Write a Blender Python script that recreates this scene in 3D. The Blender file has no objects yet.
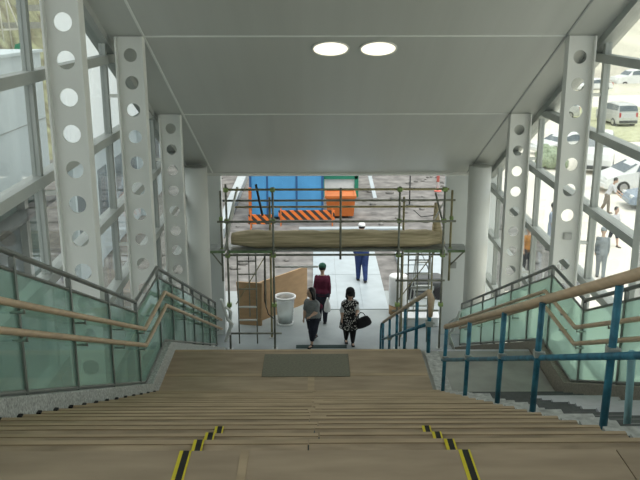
import bpy, bmesh, math, random
from mathutils import Vector, Matrix, Euler, noise
R = math.radians
SC = bpy.context.scene
COL = SC.collection
random.seed(7)
EYE = 8.45                                   # camera height above the street-level floor

# ------------------------------------------------------------------ camera
cd = bpy.data.cameras.new('camera')
cam = bpy.data.objects.new('camera', cd)
COL.objects.link(cam)
cam.location = (0, 0, EYE)
cam.rotation_euler = (R(90 - 15.45), R(0.1), R(-0.28))
cd.sensor_width = 36.0
cd.lens = 830 / 640 * 36
cd.clip_start = 0.05
cd.clip_end = 1000
SC.camera = cam

# ------------------------------------------------------------------ world and sun
w = bpy.data.worlds.new('overcast_sky')
SC.world = w
w.use_nodes = True
nt = w.node_tree
bg = nt.nodes['Background']
tc = nt.nodes.new('ShaderNodeTexCoord')
sx = nt.nodes.new('ShaderNodeSeparateXYZ')
nt.links.new(tc.outputs['Generated'], sx.inputs[0])
rmp = nt.nodes.new('ShaderNodeValToRGB')
rmp.color_ramp.elements[0].position = 0.0
rmp.color_ramp.elements[0].color = (0.80, 0.84, 0.84, 1)
rmp.color_ramp.elements[1].position = 0.9
rmp.color_ramp.elements[1].color = (0.95, 1.0, 1.03, 1)
nt.links.new(sx.outputs['Z'], rmp.inputs['Fac'])
nt.links.new(rmp.outputs['Color'], bg.inputs['Color'])
bg.inputs['Strength'].default_value = 1.0

sl = bpy.data.lights.new('sun', 'SUN')
sl.energy = 1.7
sl.angle = R(40)
sl.color = (1.0, 0.97, 0.9)
so = bpy.data.objects.new('sun', sl)
COL.objects.link(so)
so.location = (10, -10, 60)
so.rotation_euler = Euler((R(14), R(8), 0))

SC.view_settings.view_transform = 'Standard'
SC.view_settings.look = 'None'
SC.view_settings.exposure = 0.66
SC.view_settings.gamma = 1.0
SC.view_settings.use_curve_mapping = False


# ------------------------------------------------------------------ materials
def mat(name, c, rough=0.6, var=0.08, scale=6.0, metal=0.0, bump=0.0, c2=None, obj_random=0.0, stretch=None, spec=0.4, detail=5):
    m = bpy.data.materials.new(name)
    m.use_nodes = True
    t = m.node_tree
    b = t.nodes['Principled BSDF']
    b.inputs['Roughness'].default_value = rough
    b.inputs['Metallic'].default_value = metal
    b.inputs['Specular IOR Level'].default_value = spec
    co = t.nodes.new('ShaderNodeTexCoord')
    mp = t.nodes.new('ShaderNodeMapping')
    if stretch:
        mp.inputs['Scale'].default_value = stretch
    n = t.nodes.new('ShaderNodeTexNoise')
    n.inputs['Scale'].default_value = scale
    n.inputs['Detail'].default_value = detail
    t.links.new(co.outputs['Object'], mp.inputs[0])
    t.links.new(mp.outputs[0], n.inputs['Vector'])
    rp = t.nodes.new('ShaderNodeValToRGB')
    rp.color_ramp.elements[0].position = 0.3
    rp.color_ramp.elements[1].position = 0.7
    lo = [max(0, x * (1 - var)) for x in c]
    hi = [min(1, x * (1 + var)) for x in (c2 or c)]
    rp.color_ramp.elements[0].color = (*lo, 1)
    rp.color_ramp.elements[1].color = (*hi, 1)
    t.links.new(n.outputs['Fac'], rp.inputs['Fac'])
    out = rp.outputs['Color']
    if obj_random:
        oi = t.nodes.new('ShaderNodeObjectInfo')
        mr = t.nodes.new('ShaderNodeMapRange')
        mr.inputs['To Min'].default_value = 1 - obj_random
        mr.inputs['To Max'].default_value = 1 + obj_random
        t.links.new(oi.outputs['Random'], mr.inputs['Value'])
        vm = t.nodes.new('ShaderNodeVectorMath')
        vm.operation = 'SCALE'
        t.links.new(out, vm.inputs[0])
        t.links.new(mr.outputs[0], vm.inputs['Scale'])
        out = vm.outputs[0]
    t.links.new(out, b.inputs['Base Color'])
    if bump:
        bp = t.nodes.new('ShaderNodeBump')
        bp.inputs['Strength'].default_value = bump
        bp.inputs['Distance'].default_value = 0.02
        t.links.new(n.outputs['Fac'], bp.inputs['Height'])
        t.links.new(bp.outputs[0], b.inputs['Normal'])
    return m


def glass(name, tint, gloss=0.08, haze=0.0, haze_col=(0.8, 0.9, 0.85), rough=0.02):
    m = bpy.data.materials.new(name)
    m.use_nodes = True
    t = m.node_tree
    t.nodes.remove(t.nodes['Principled BSDF'])
    out = t.nodes['Material Output']
    tr = t.nodes.new('ShaderNodeBsdfTransparent')
    tr.inputs[0].default_value = (*tint, 1)
    cur = tr.outputs[0]
    if haze:
        df = t.nodes.new('ShaderNodeBsdfDiffuse')
        df.inputs[0].default_value = (*haze_col, 1)
        tl = t.nodes.new('ShaderNodeBsdfTranslucent')
        tl.inputs[0].default_value = (*haze_col, 1)
        m0 = t.nodes.new('ShaderNodeMixShader')
        m0.inputs[0].default_value = 0.8
        t.links.new(df.outputs[0], m0.inputs[1])
        t.links.new(tl.outputs[0], m0.inputs[2])
        m1 = t.nodes.new('ShaderNodeMixShader')
        m1.inputs[0].default_value = haze
        t.links.new(cur, m1.inputs[1])
        t.links.new(m0.outputs[0], m1.inputs[2])
        cur = m1.outputs[0]
    gl = t.nodes.new('ShaderNodeBsdfGlossy')
    gl.inputs['Roughness'].default_value = rough
    lw = t.nodes.new('ShaderNodeLayerWeight')
    lw.inputs['Blend'].default_value = 0.25
    mr = t.nodes.new('ShaderNodeMapRange')
    mr.inputs['To Min'].default_value = gloss * 0.5
    mr.inputs['To Max'].default_value = min(1, gloss * 4)
    t.links.new(lw.outputs['Facing'], mr.inputs['Value'])
    m2 = t.nodes.new('ShaderNodeMixShader')
    t.links.new(mr.outputs[0], m2.inputs[0])
    t.links.new(cur, m2.inputs[1])
    t.links.new(gl.outputs[0], m2.inputs[2])
    t.links.new(m2.outputs[0], out.inputs['Surface'])
    return m


def emit(name, c, s):
    m = bpy.data.materials.new(name)
    m.use_nodes = True
    b = m.node_tree.nodes['Principled BSDF']
    b.inputs['Base Color'].default_value = (*c, 1)
    b.inputs['Emission Color'].default_value = (*c, 1)
    b.inputs['Emission Strength'].default_value = s
    return m


def stripes(name, c1, c2, scale, rot):
    m = mat(name, c1, 0.5, 0.0)
    t = m.node_tree
    b = t.nodes['Principled BSDF']
    co = t.nodes.new('ShaderNodeTexCoord')
    mp = t.nodes.new('ShaderNodeMapping')
    mp.inputs['Rotation'].default_value = rot
    wv = t.nodes.new('ShaderNodeTexWave')
    wv.inputs['Scale'].default_value = scale
    rp = t.nodes.new('ShaderNodeValToRGB')
    rp.color_ramp.interpolation = 'CONSTANT'
    rp.color_ramp.elements[0].color = (*c1, 1)
    rp.color_ramp.elements[1].position = 0.5
    rp.color_ramp.elements[1].color = (*c2, 1)
    t.links.new(co.outputs['Object'], mp.inputs[0])
    t.links.new(mp.outputs[0], wv.inputs['Vector'])
    t.links.new(wv.outputs['Fac'], rp.inputs['Fac'])
    t.links.new(rp.outputs['Color'], b.inputs['Base Color'])
    return m


def dotted(name, c1, c2, scale, thr):
    m = mat(name, c1, 0.8, 0.0)
    t = m.node_tree
    b = t.nodes['Principled BSDF']
    co = t.nodes.new('ShaderNodeTexCoord')
    vo = t.nodes.new('ShaderNodeTexVoronoi')
    vo.inputs['Scale'].default_value = scale
    rp = t.nodes.new('ShaderNodeValToRGB')
    rp.color_ramp.interpolation = 'CONSTANT'
    rp.color_ramp.elements[0].color = (*c2, 1)
    rp.color_ramp.elements[1].position = thr
    rp.color_ramp.elements[1].color = (*c1, 1)
    t.links.new(co.outputs['Object'], vo.inputs['Vector'])
    t.links.new(vo.outputs['Distance'], rp.inputs['Fac'])
    t.links.new(rp.outputs['Color'], b.inputs['Base Color'])
    return m


M = dict(
    white_paint=mat('white_paint', (0.72, 0.725, 0.68), 0.45, 0.02, 2),
    alu=mat('aluminium', (0.40, 0.42, 0.395), 0.45, 0.04, 3, metal=0.15),
    ceiling=mat('ceiling_panel', (0.465, 0.48, 0.445), 0.36, 0.035, 1.6, stretch=(2.2, 0.08, 0.08)),
    seam=mat('seam', (0.72, 0.74, 0.70), 0.5, 0.02),
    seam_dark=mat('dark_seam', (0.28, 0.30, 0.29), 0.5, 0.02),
    wall=mat('wall_panel', (0.72, 0.75, 0.735), 0.6, 0.03, 1.5),
    plywood=mat('plywood', (0.375, 0.285, 0.20), 0.75, 0.17, 2.6, obj_random=0.10, stretch=(0.6, 2.5, 1), c2=(0.415, 0.32, 0.225)),
    tread_ply=mat('tread_plywood', (0.335, 0.252, 0.172), 0.8, 0.25, 4, obj_random=0.14, stretch=(0.8, 2.5, 1), c2=(0.385, 0.292, 0.202)),  # tread boards, slightly darker than the other plywood
    ply_edge=mat('plywood_edge', (0.47, 0.355, 0.235), 0.75, 0.15, 5, stretch=(0.6, 2, 1)),
    board=mat('brown_board', (0.36, 0.235, 0.125), 0.7, 0.12, 3, stretch=(1, 1, 3)),
    teal_mat=mat('teal_mat', (0.03, 0.055, 0.05), 0.9, 0.2, 30),
    mat_dark=mat('mat', (0.20, 0.19, 0.145), 0.9, 0.15, 40),
    granite=mat('granite', (0.46, 0.47, 0.45), 0.55, 0.42, 60, detail=2),
    concrete=mat('concrete', (0.36, 0.36, 0.33), 0.8, 0.15, 3, bump=0.1),
    concrete_floor=mat('concrete_floor', (0.285, 0.32, 0.315), 0.55, 0.15, 1.2),
    bright_cladding=mat('bright_cladding', (0.84, 0.88, 0.90), 0.5, 0.02, 1),
    asphalt=mat('asphalt', (0.09, 0.10, 0.095), 0.9, 0.2, 4),
    hill_green=mat('hill_green', (0.20, 0.15, 0.105), 0.95, 0.5, 1.1, c2=(0.24, 0.25, 0.15), detail=9, bump=0.5),
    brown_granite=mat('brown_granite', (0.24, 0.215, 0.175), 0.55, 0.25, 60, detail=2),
    coupler=mat('coupler', (0.26, 0.36, 0.13), 0.45, 0.3, 12, metal=0.2),
    dark_concrete=mat('dark_concrete', (0.27, 0.275, 0.27), 0.85, 0.25, 5),
    tile=mat('pale_tile', (0.50, 0.50, 0.53), 0.5, 0.08, 12),
    mortar=mat('mortar_edge', (0.47, 0.47, 0.45), 0.9, 0.3, 18, bump=0.4),
    black=mat('black_rubber', (0.015, 0.015, 0.016), 0.6, 0.1),
    dark_rubber=mat('dark_rubber', (0.09, 0.095, 0.095), 0.7, 0.15, 20),
    yellow=mat('yellow_tape', (0.72, 0.60, 0.03), 0.5, 0.06, 20),
    wood=mat('wood_rail', (0.58, 0.43, 0.29), 0.5, 0.12, 8, stretch=(3, 0.4, 3)),
    steel=mat('stainless', (0.36, 0.37, 0.35), 0.35, 0.06, 8, metal=0.6),
    post=mat('bronze_post', (0.20, 0.215, 0.20), 0.4, 0.06, 8, metal=0.4),
    blue_pipe=mat('blue_pipe', (0.022, 0.125, 0.20), 0.45, 0.35, 9, c2=(0.035, 0.18, 0.26)),
    pale_blue=mat('pale_blue_pipe', (0.30, 0.52, 0.58), 0.5, 0.1),
    clamp=mat('clamp', (0.42, 0.44, 0.42), 0.45, 0.2, 12, metal=0.5),
    pipe=mat('scaffold_pipe', (0.235, 0.24, 0.195), 0.5, 0.3, 6, metal=0.3),
    pipe_y=mat('rusty_yellow_pipe', (0.34, 0.30, 0.16), 0.55, 0.3, 5, metal=0.2),
    green=mat('green_paint', (0.17, 0.25, 0.13), 0.6, 0.3, 8),
    deck=mat('deck_steel', (0.33, 0.35, 0.33), 0.5, 0.2, 6, metal=0.3),
    tarp=mat('brown_net', (0.46, 0.385, 0.24), 0.9, 0.25, 5, stretch=(0.25, 1, 5), bump=0.4, c2=(0.54, 0.455, 0.30)),
    glass=glass('window_glass', (0.93, 0.95, 0.938), 0.07),
    clear_green=glass('green_clear_glass', (0.58, 0.73, 0.66), 0.09, 0.27, (0.58, 0.71, 0.645), 0.05),
    frost=glass('green_frosted_glass', (0.64, 0.79, 0.73), 0.07, 0.36, (0.66, 0.80, 0.74), 0.06),
    white_plastic=mat('white_plastic', (0.78, 0.79, 0.78), 0.4, 0.04),
    clear_plastic=glass('clear_plastic', (0.80, 0.84, 0.83), 0.1, 0.32, (0.75, 0.78, 0.77), 0.2),
    sheet=mat('white_sheet', (0.34, 0.39, 0.405), 0.4, 0.08, 2.5),
    rubble=mat('rubble', (0.16, 0.153, 0.142), 0.95, 0.45, 1.8, bump=0.8, detail=9),
    stone=mat('stone', (0.20, 0.195, 0.18), 0.95, 0.25, 4, obj_random=0.1),
    lot=mat('lot', (0.78, 0.73, 0.64), 0.95, 0.07, 0.6, detail=8),
    grass=mat('grass', (0.50, 0.50, 0.32), 0.95, 0.2, 2),
    hill=mat('hill', (0.62, 0.56, 0.47), 0.95, 0.3, 0.12, c2=(0.55, 0.53, 0.42), detail=9),
    cblue=mat('container_blue', (0.085, 0.32, 0.60), 0.5, 0.07, 1.5),
    cblue_edge=mat('container_edge', (0.03, 0.10, 0.24), 0.5, 0.07),
    orange=mat('orange', (0.50, 0.14, 0.03), 0.55, 0.1, 3),
    hgreen=mat('hut_green', (0.03, 0.22, 0.13), 0.5, 0.08),
    cream=mat('cream', (0.74, 0.72, 0.66), 0.7, 0.04),
    cladding=mat('white_cladding', (0.50, 0.56, 0.58), 0.5, 0.03, 1),
    shop=mat('shopfront', (0.11, 0.16, 0.145), 0.25, 0.3, 1.2),
    dark=mat('dark_metal', (0.05, 0.055, 0.055), 0.5, 0.2),
    tyre=mat('tyre', (0.02, 0.02, 0.021), 0.85, 0.1),
    rim=mat('wheel_rim', (0.5, 0.5, 0.5), 0.3, 0.05, metal=0.8),
    car_white=mat('car_white', (0.80, 0.81, 0.80), 0.25, 0.02),
    car_silver=mat('car_silver', (0.60, 0.61, 0.60), 0.25, 0.02, metal=0.3),
    car_blue=mat('car_blue', (0.24, 0.30, 0.38), 0.25, 0.05, metal=0.2),
    car_glass=mat('car_glass', (0.10, 0.13, 0.15), 0.1, 0.05, spec=0.6),
    red_lens=mat('red_lens', (0.45, 0.02, 0.02), 0.3, 0.05),
    lens=mat('clear_lens', (0.8, 0.82, 0.82), 0.15, 0.02),
    roof=mat('roof', (0.42, 0.36, 0.33), 0.8, 0.15, 3),
    leaf=mat('hedge_leaf', (0.30, 0.36, 0.24), 0.8, 0.35, 9),
    lamp=emit('lamp_diffuser', (1.0, 0.93, 0.74), 0.85),
    skin=mat('skin', (0.52, 0.34, 0.25), 0.55, 0.05, 12),
    hair=mat('black_hair', (0.013, 0.011, 0.011), 0.5, 0.2, 30),
    eye=mat('eye', (0.02, 0.02, 0.02), 0.2, 0.0),
    lip=mat('lip', (0.38, 0.14, 0.12), 0.5, 0.05),
    grey_cloth=mat('grey_cloth', (0.22, 0.235, 0.235), 0.9, 0.12, 14),
    pale_grey_cloth=mat('pale_grey_cloth', (0.55, 0.57, 0.58), 0.9, 0.1, 14),
    navy_cloth=mat('navy_cloth', (0.018, 0.02, 0.033), 0.9, 0.2, 14),
    black_cloth=mat('black_cloth', (0.012, 0.012, 0.013), 0.85, 0.2, 14),
    maroon=mat('maroon_cloth', (0.10, 0.012, 0.035), 0.9, 0.15, 12),
    cap_green=mat('green_cap', (0.02, 0.085, 0.055), 0.85, 0.15, 14),
    blue_cloth=mat('blue_cloth', (0.02, 0.04, 0.13), 0.9, 0.2, 10),
    pale_cloth=mat('pale_blue_cloth', (0.38, 0.44, 0.54), 0.9, 0.06, 10),
    white_cloth=mat('white_cloth', (0.60, 0.60, 0.62), 0.9, 0.05, 10),
    suit=mat('grey_suit', (0.20, 0.23, 0.25), 0.9, 0.1, 10),
    khaki=mat('brown_cloth', (0.20, 0.165, 0.13), 0.9, 0.1, 10),
    vest=mat('orange_vest', (0.40, 0.17, 0.03), 0.7, 0.06, 10),
    floral=dotted('black_floral_dress', (0.014, 0.014, 0.016), (0.66, 0.64, 0.60), 24, 0.36),
    barrier=stripes('barrier_stripes', (0.80, 0.20, 0.04), (0.05, 0.045, 0.04), 1.3, (0, R(45), 0)),
    redwhite=stripes('red_white_bands', (0.72, 0.2, 0.16), (0.8, 0.78, 0.76), 0.5, (0, R(90), 0)),
)


# ------------------------------------------------------------------ mesh builder
def basis(d):
    d = Vector(d).normalized()
    up = Vector((0, 0, 1)) if abs(d.z) < 0.95 else Vector((0, 1, 0))
    s = d.cross(up).normalized()
    return d, s, s.cross(d).normalized()


class MB:
    def __init__(self):
        self.v, self.f, self.mi, self.mats = [], [], [], []
        self.smooth = []
        self.cur = 0

    def use(self, m):
        if m not in self.mats:
            self.mats.append(m)
        self.cur = self.mats.index(m)
        return self

    def face(self, idx, sm=False):
        self.f.append(idx)
        self.mi.append(self.cur)
        self.smooth.append(sm)

    def hexa(self, p):            # 8 points, bottom ring then top ring
        b = len(self.v)
        self.v += [tuple(q) for q in p]
        for q in ((3, 2, 1, 0), (4, 5, 6, 7), (0, 1, 5, 4), (1, 2, 6, 5), (2, 3, 7, 6), (3, 0, 4, 7)):
            self.face([b + i for i in q])
        return self

    def box(self, x0, x1, y0, y1, z0, z1):
        return self.hexa([(x0, y0, z0), (x1, y0, z0), (x1, y1, z0), (x0, y1, z0),
                          (x0, y0, z1), (x1, y0, z1), (x1, y1, z1), (x0, y1, z1)])

    def bar(self, p0, p1, wd, ht):
        p0, p1 = Vector(p0), Vector(p1)
        d, s, u = basis(p1 - p0)
        s, u = s * wd / 2, u * ht / 2
        return self.hexa([p0 - s - u, p0 + s - u, p1 + s - u, p1 - s - u, p0 - s + u, p0 + s + u, p1 + s + u, p1 - s + u])

    def loft(self, rings, cap=True, sm=True):
        b = len(self.v)
        n = len(rings[0])
        for r in rings:
            self.v += [tuple(q) for q in r]
        for k in range(len(rings) - 1):
            for i in range(n):
                j = (i + 1) % n
                self.face([b + k * n + i, b + k * n + j, b + (k + 1) * n + j, b + (k + 1) * n + i], sm)
        if cap:
            self.face([b + i for i in range(n)][::-1])
            self.face([b + (len(rings) - 1) * n + i for i in range(n)])
        return self

    def tube(self, p0, p1, r0, r1=None, n=10):
        return self.path([p0, p1], [r0, r0 if r1 is None else r1], n)

    def path(self, pts, rad, n=10):
        pts = [Vector(p) for p in pts]
        if not isinstance(rad, (list, tuple)):
            rad = [rad] * len(pts)
        rings = []
        d0, s, u = basis(pts[1] - pts[0])
        for i, p in enumerate(pts):
            a = pts[max(0, i - 1)]
            c = pts[min(len(pts) - 1, i + 1)]
            d = (c - a).normalized()
            s = (s - d * s.dot(d))
            s = s.normalized() if s.length > 1e-5 else basis(d)[1]
            u = s.cross(d).normalized()
            k = 1.0
            if 0 < i < len(pts) - 1:
                e = (pts[i] - a).normalized()
                k = 1 / max(0.5, e.dot(d))
            rings.append([p + (s * math.cos(t) + u * math.sin(t)) * rad[i] * k for t in [2 * math.pi * q / n for q in range(n)]])
        return self.loft(rings)

    def prism_x(self, poly, x0, x1):     # polygon of (y, z) extruded along X
        return self.extr([(x0, y, z) for y, z in poly], (x1 - x0, 0, 0))

    def prism_y(self, poly, y0, y1):     # polygon of (x, z) extruded along Y
        return self.extr([(x, y0, z) for x, z in poly], (0, y1 - y0, 0))

    def prism_z(self, poly, z0, z1):
        return self.extr([(x, y, z0) for x, y in poly], (0, 0, z1 - z0))

    def extr(self, pts, d):
        b, n = len(self.v), len(pts)
        self.v += [tuple(p) for p in pts] + [tuple(Vector(p) + Vector(d)) for p in pts]
        self.face([b + i for i in range(n)][::-1])
        self.face([b + n + i for i in range(n)])
        for i in range(n):
            j = (i + 1) % n
            self.face([b + i, b + j, b + n + j, b + n + i])
        return self

    def lathe(self, prof, c=(0, 0, 0), n=24, cap=True):  # prof of (r, z)
        rings = [[(c[0] + max(r, 1e-4) * math.cos(t), c[1] + max(r, 1e-4) * math.sin(t), c[2] + z)
                  for t in [2 * math.pi * q / n for q in range(n)]] for r, z in prof]
        return self.loft(rings, cap)

    def ell(self, c, r, n=14, rot=None):
        rings = []
        for k in range(1, n // 2 + 1):
            a = math.pi * (k - 0.5) / (n // 2 + 0.0)
            ring = []
            for q in range(n):
                t = 2 * math.pi * q / n
                p = Vector((r[0] * math.sin(a) * math.cos(t), r[1] * math.sin(a) * math.sin(t), -r[2] * math.cos(a)))
                if rot:
                    p = rot @ p
                ring.append(Vector(c) + p)
            rings.append(ring)
        return self.loft(rings)

    def build(self, name, m=None, parent=None, bevel=0, loc=None, rot=None):
        me = bpy.data.meshes.new(name)
        me.from_pydata([tuple(q) for q in self.v], [], self.f)
        ms = self.mats or [m]
        for q in ms:
            me.materials.append(M[q] if isinstance(q, str) else q)
        for p, i, s in zip(me.polygons, self.mi, self.smooth):
            p.material_index = i if self.mats else 0
            p.use_smooth = s
        bm = bmesh.new()
        bm.from_mesh(me)
        bmesh.ops.recalc_face_normals(bm, faces=bm.faces)
        bm.to_mesh(me)
        bm.free()
        o = bpy.data.objects.new(name, me)
        COL.objects.link(o)
        if parent:
            o.parent = parent
        if loc:
            o.location = loc
        if rot is not None:
            o.rotation_euler = rot
        if bevel:
            b = o.modifiers.new('bevel', 'BEVEL')
            b.width = bevel
            b.segments = 2
            b.limit_method = 'ANGLE'
        return o


def tag(o, label=None, cat=None, group=None, kind=None):
    if label:
        o['label'] = label
    if cat:
        o['category'] = cat
    if group:
        o['group'] = group
    if kind:
        o['kind'] = kind
    return o


def empty(name, loc=(0, 0, 0), rz=0, label=None, cat=None, group=None, kind=None):
    o = bpy.data.objects.new(name, None)
    o.empty_display_size = 0.2
    COL.objects.link(o)
    o.location = loc
    o.rotation_euler = (0, 0, rz)
    return tag(o, label, cat, group, kind)


def struct(o):
    o['kind'] = 'structure'
    return o


# ================================================================== SETTING
XL, XR = -1.87, 2.82          # stair edges
GL, GR = -3.28, 4.50          # glass wall planes
NY0, NZ0 = 2.73, 6.872         # first nosing
TR, RI, N1 = 0.33, 0.146, 19
LZ = NZ0 - RI * N1            # landing level 4.126
LY0, LY1 = NY0 + TR * (N1 - 1), 10.22
N2 = 28
RI2 = LZ / N2
CE_Y, CE_Z, CS = 21.0, 4.41, 0.465


def ceil_z(y):
    return CE_Z + CS * (CE_Y - max(y, 1.5))


def nose_z(y):                # line through the nosings
    if y <= LY0 and y >= NY0:
        return NZ0 - (y - NY0) * RI / TR
    if y < NY0:
        return NZ0
    if y <= LY1:
        return LZ
    return LZ - (y - LY1) * RI2 / TR


struct(MB().box(-3.6, 4.8, 12, 24.6, -0.2, 0.0).build('floor', 'concrete_floor'))
# stairs: upper flight, landing, lower flight as one solid stepped block
prof = [(-6, 6.3), (-6, NZ0)]
y = NY0
z = NZ0
for k in range(N1):
    prof.append((y, z))
    z -= RI
    prof.append((y, z))
    y += TR
prof.append((LY1, LZ))
y, z = LY1, LZ
for k in range(N2 - 1):
    z -= RI2
    prof.append((y, z))
    y += TR
    prof.append((y, z))
prof += [(y, 0.0), (LY1 + 1, 0), (LY1 + 0.5, LZ - 1.0), (LY0, LZ - 1.0), (NY0, 6.0)]
stairs = struct(MB().prism_x(prof, XL, XR).build('staircase', 'concrete'))
# dark rubber nosing of every upper step
for k in range(N1):
    yy, zz = NY0 + TR * k, NZ0 - RI * k
    MB().box(XL + 0.002, XL + 0.03, yy - 0.015, yy + 0.022, zz - 0.012, zz + 0.024).build('nosing_cap', 'black', stairs)
    MB().box(XL + 0.005, XR - 0.005, yy - 0.05, yy + 0.004, zz - 0.03, zz + 0.004).build('nosing', 'dark_rubber', stairs)
# uncovered part of the right hand side
for k in range(1, N1):
    yy, zz = NY0 + TR * (k - 1), NZ0 - RI * k
    r = random.Random(k)
    MB().box(1.415, 1.60 + r.uniform(-0.03, 0.16), yy + 0.006, yy + TR - r.uniform(-0.004, 0.02), zz + 0.005, zz + 0.028).build('mortar_strip', 'mortar', stairs)
    if 5 <= k <= 14:
        x0 = 2.02 + r.uniform(-0.06, 0.1)
        MB().box(x0, x0 + r.uniform(0.55, 0.75), yy + 0.01, yy + TR - 0.022, zz + 0.005, zz + 0.03).build('stair_tile', 'tile', stairs)
    MB().box(1.80, XR - 0.01, yy + 0.008, yy + TR - 0.055, zz, zz + 0.012).build('tread_bed', 'dark_concrete', stairs)
MB().box(1.50, XR - 0.01, LY0 + 0.05, LY1 - 0.06, LZ, LZ + 0.012).build('landing_screed', 'concrete', stairs)
MB().box(1.50, XR - 0.01, LY1 - 0.06, LY1, LZ, LZ + 0.016).build('landing_edge', 'tile', stairs)
MB().box(1.42, 1.60, LY0 + 0.05, LY1 - 0.06, LZ + 0.012, LZ + 0.018).build('landing_side_strip', 'mortar', stairs)


def curb(x0, x1, name, m='granite'):
    up = [(0.5, NZ0 + 0.162), (NY0, NZ0 + 0.162)]
    up += [(LY0, nose_z(LY0) + 0.12), (LY1 - 0.1, LZ + 0.19)] if False else [(LY0 + 0.05, LZ + 0.242), (LY1 - 0.25, LZ + 0.242)]
    up += [(15.9, nose_z(15.9) + 0.182)]
    dn = [(15.9, nose_z(15.9) - 0.55), (LY1 - 0.2, LZ - 0.55), (LY0 - 0.2, LZ - 0.55), (NY0 - 0.2, NZ0 - 0.55), (0.5, NZ0 - 0.55)]
    return struct(MB().prism_x(up + dn, x0, x1).build(name, m, bevel=0.008))


curb(-2.12, XL - 0.004, 'trim_1')
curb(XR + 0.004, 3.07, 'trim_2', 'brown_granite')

# ceiling
t = 0.3
struct(MB().prism_x([(-6, ceil_z(-6)), (1.5, ceil_z(1.5)), (CE_Y, CE_Z), (CE_Y + 0.3, CE_Z), (CE_Y + 0.3, CE_Z + t),
                     (1.5, ceil_z(1.5) + t), (-6, ceil_z(-6) + t)], -3.5, 4.75).build('ceiling', 'ceiling'))


def ceil_bar(x0, x1, ya, yb, h, name, m):
    return struct(MB().prism_x([(ya, ceil_z(ya)), (yb, ceil_z(yb)), (yb, ceil_z(yb) - h), (ya, ceil_z(ya) - h)], x0, x1).build(name, m))


ceil_bar(-2.66, -2.625, 1.6, 21, 0.012, 'trim_3', 'seam')
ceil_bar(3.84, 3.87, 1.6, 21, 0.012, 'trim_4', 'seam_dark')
for i, yy in enumerate((13.1, 16.55, 9.65, 6.2)):
    ceil_bar(-2.62, 3.835, yy, yy + 0.035, 0.010, 'trim_%d' % (5 + i), 'seam')
ceil_bar(-3.2, 4.4, CE_Y - 0.12, CE_Y + 0.02, 0.05, 'trim_9', 'white_paint')
ceil_bar(GL - 0.08, GL + 0.10, 1.6, 21, 0.13, 'trim_10', 'alu')
ceil_bar(GR - 0.10, GR + 0.08, 1.6, 21, 0.13, 'trim_11', 'alu')

# end walls beside the opening, back wall
struct(MB().box(-3.5, -2.47, CE_Y, CE_Y + 0.3, 0, CE_Z).build('wall_end_left', 'wall'))
struct(MB().box(3.36, 4.75, CE_Y, CE_Y + 0.3, 0, CE_Z).build('wall_end_right', 'wall'))
struct(MB().box(-3.5, 4.75, -6.3, -6, 5, ceil_z(0) + 0.3).build('wall_back', 'wall'))
struct(MB().box(-3.45, XL - 0.26, -6, 2.2, 6.6, NZ0).build('floor_edge_left', 'concrete'))
struct(MB().box(XR + 0.26, 4.65, -6, 2.2, 6.6, NZ0).build('floor_edge_right', 'concrete'))

# glass curtain walls
COLS = [9.65, 13.1, 16.55, 20.0]
MULL = [-4.15, -0.7, 2.75, 6.2] + COLS


def curtain(x, s, nm, base):
    root = empty(nm, (x, 10, 0), kind='structure')
    root.location = (0, 0, 0)
    for yy in MULL:
        MB().box(x - 0.05, x + 0.05, yy - 0.05, yy + 0.05, 0.25, ceil_z(yy + 0.05)).build('mullion', 'alu', root)
    for i in range(-6, 7):
        zz = EYE - (0.72 + 1.21 * i)
        if zz < 0.4:
            continue
        ym = min(20.95, CE_Y - (zz - CE_Z) / CS)
        if zz > ceil_z(1.5):
            continue
        MB().box(x - 0.09, x + 0.09, -6, ym, zz - 0.065, zz + 0.065).build('transom', 'alu', root)
    ys = [-6] + MULL + [20.95]
    for a, b in zip(ys[:-1], ys[1:]):
        if b - a < 0.3:
            continue
        pl = [(a + 0.05, 0.25), (b - 0.05, 0.25), (b - 0.05, ceil_z(b - 0.05))]
        if a < 1.5 < b:
            pl.append((1.5, ceil_z(1.5)))
        pl.append((a + 0.05, ceil_z(a + 0.05)))
        MB().extr([(x - 0.006, q[0], q[1]) for q in pl], (0.012, 0, 0)).build('pane', 'glass', root)
    struct(MB().box(x - 0.14, x + 0.14, -6, 20.98, 0, 0.25).build(base, 'granite'))


curtain(GL, -1, 'window_1', 'baseboard_left')
curtain(GR, 1, 'window_2', 'baseboard_right')


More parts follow.
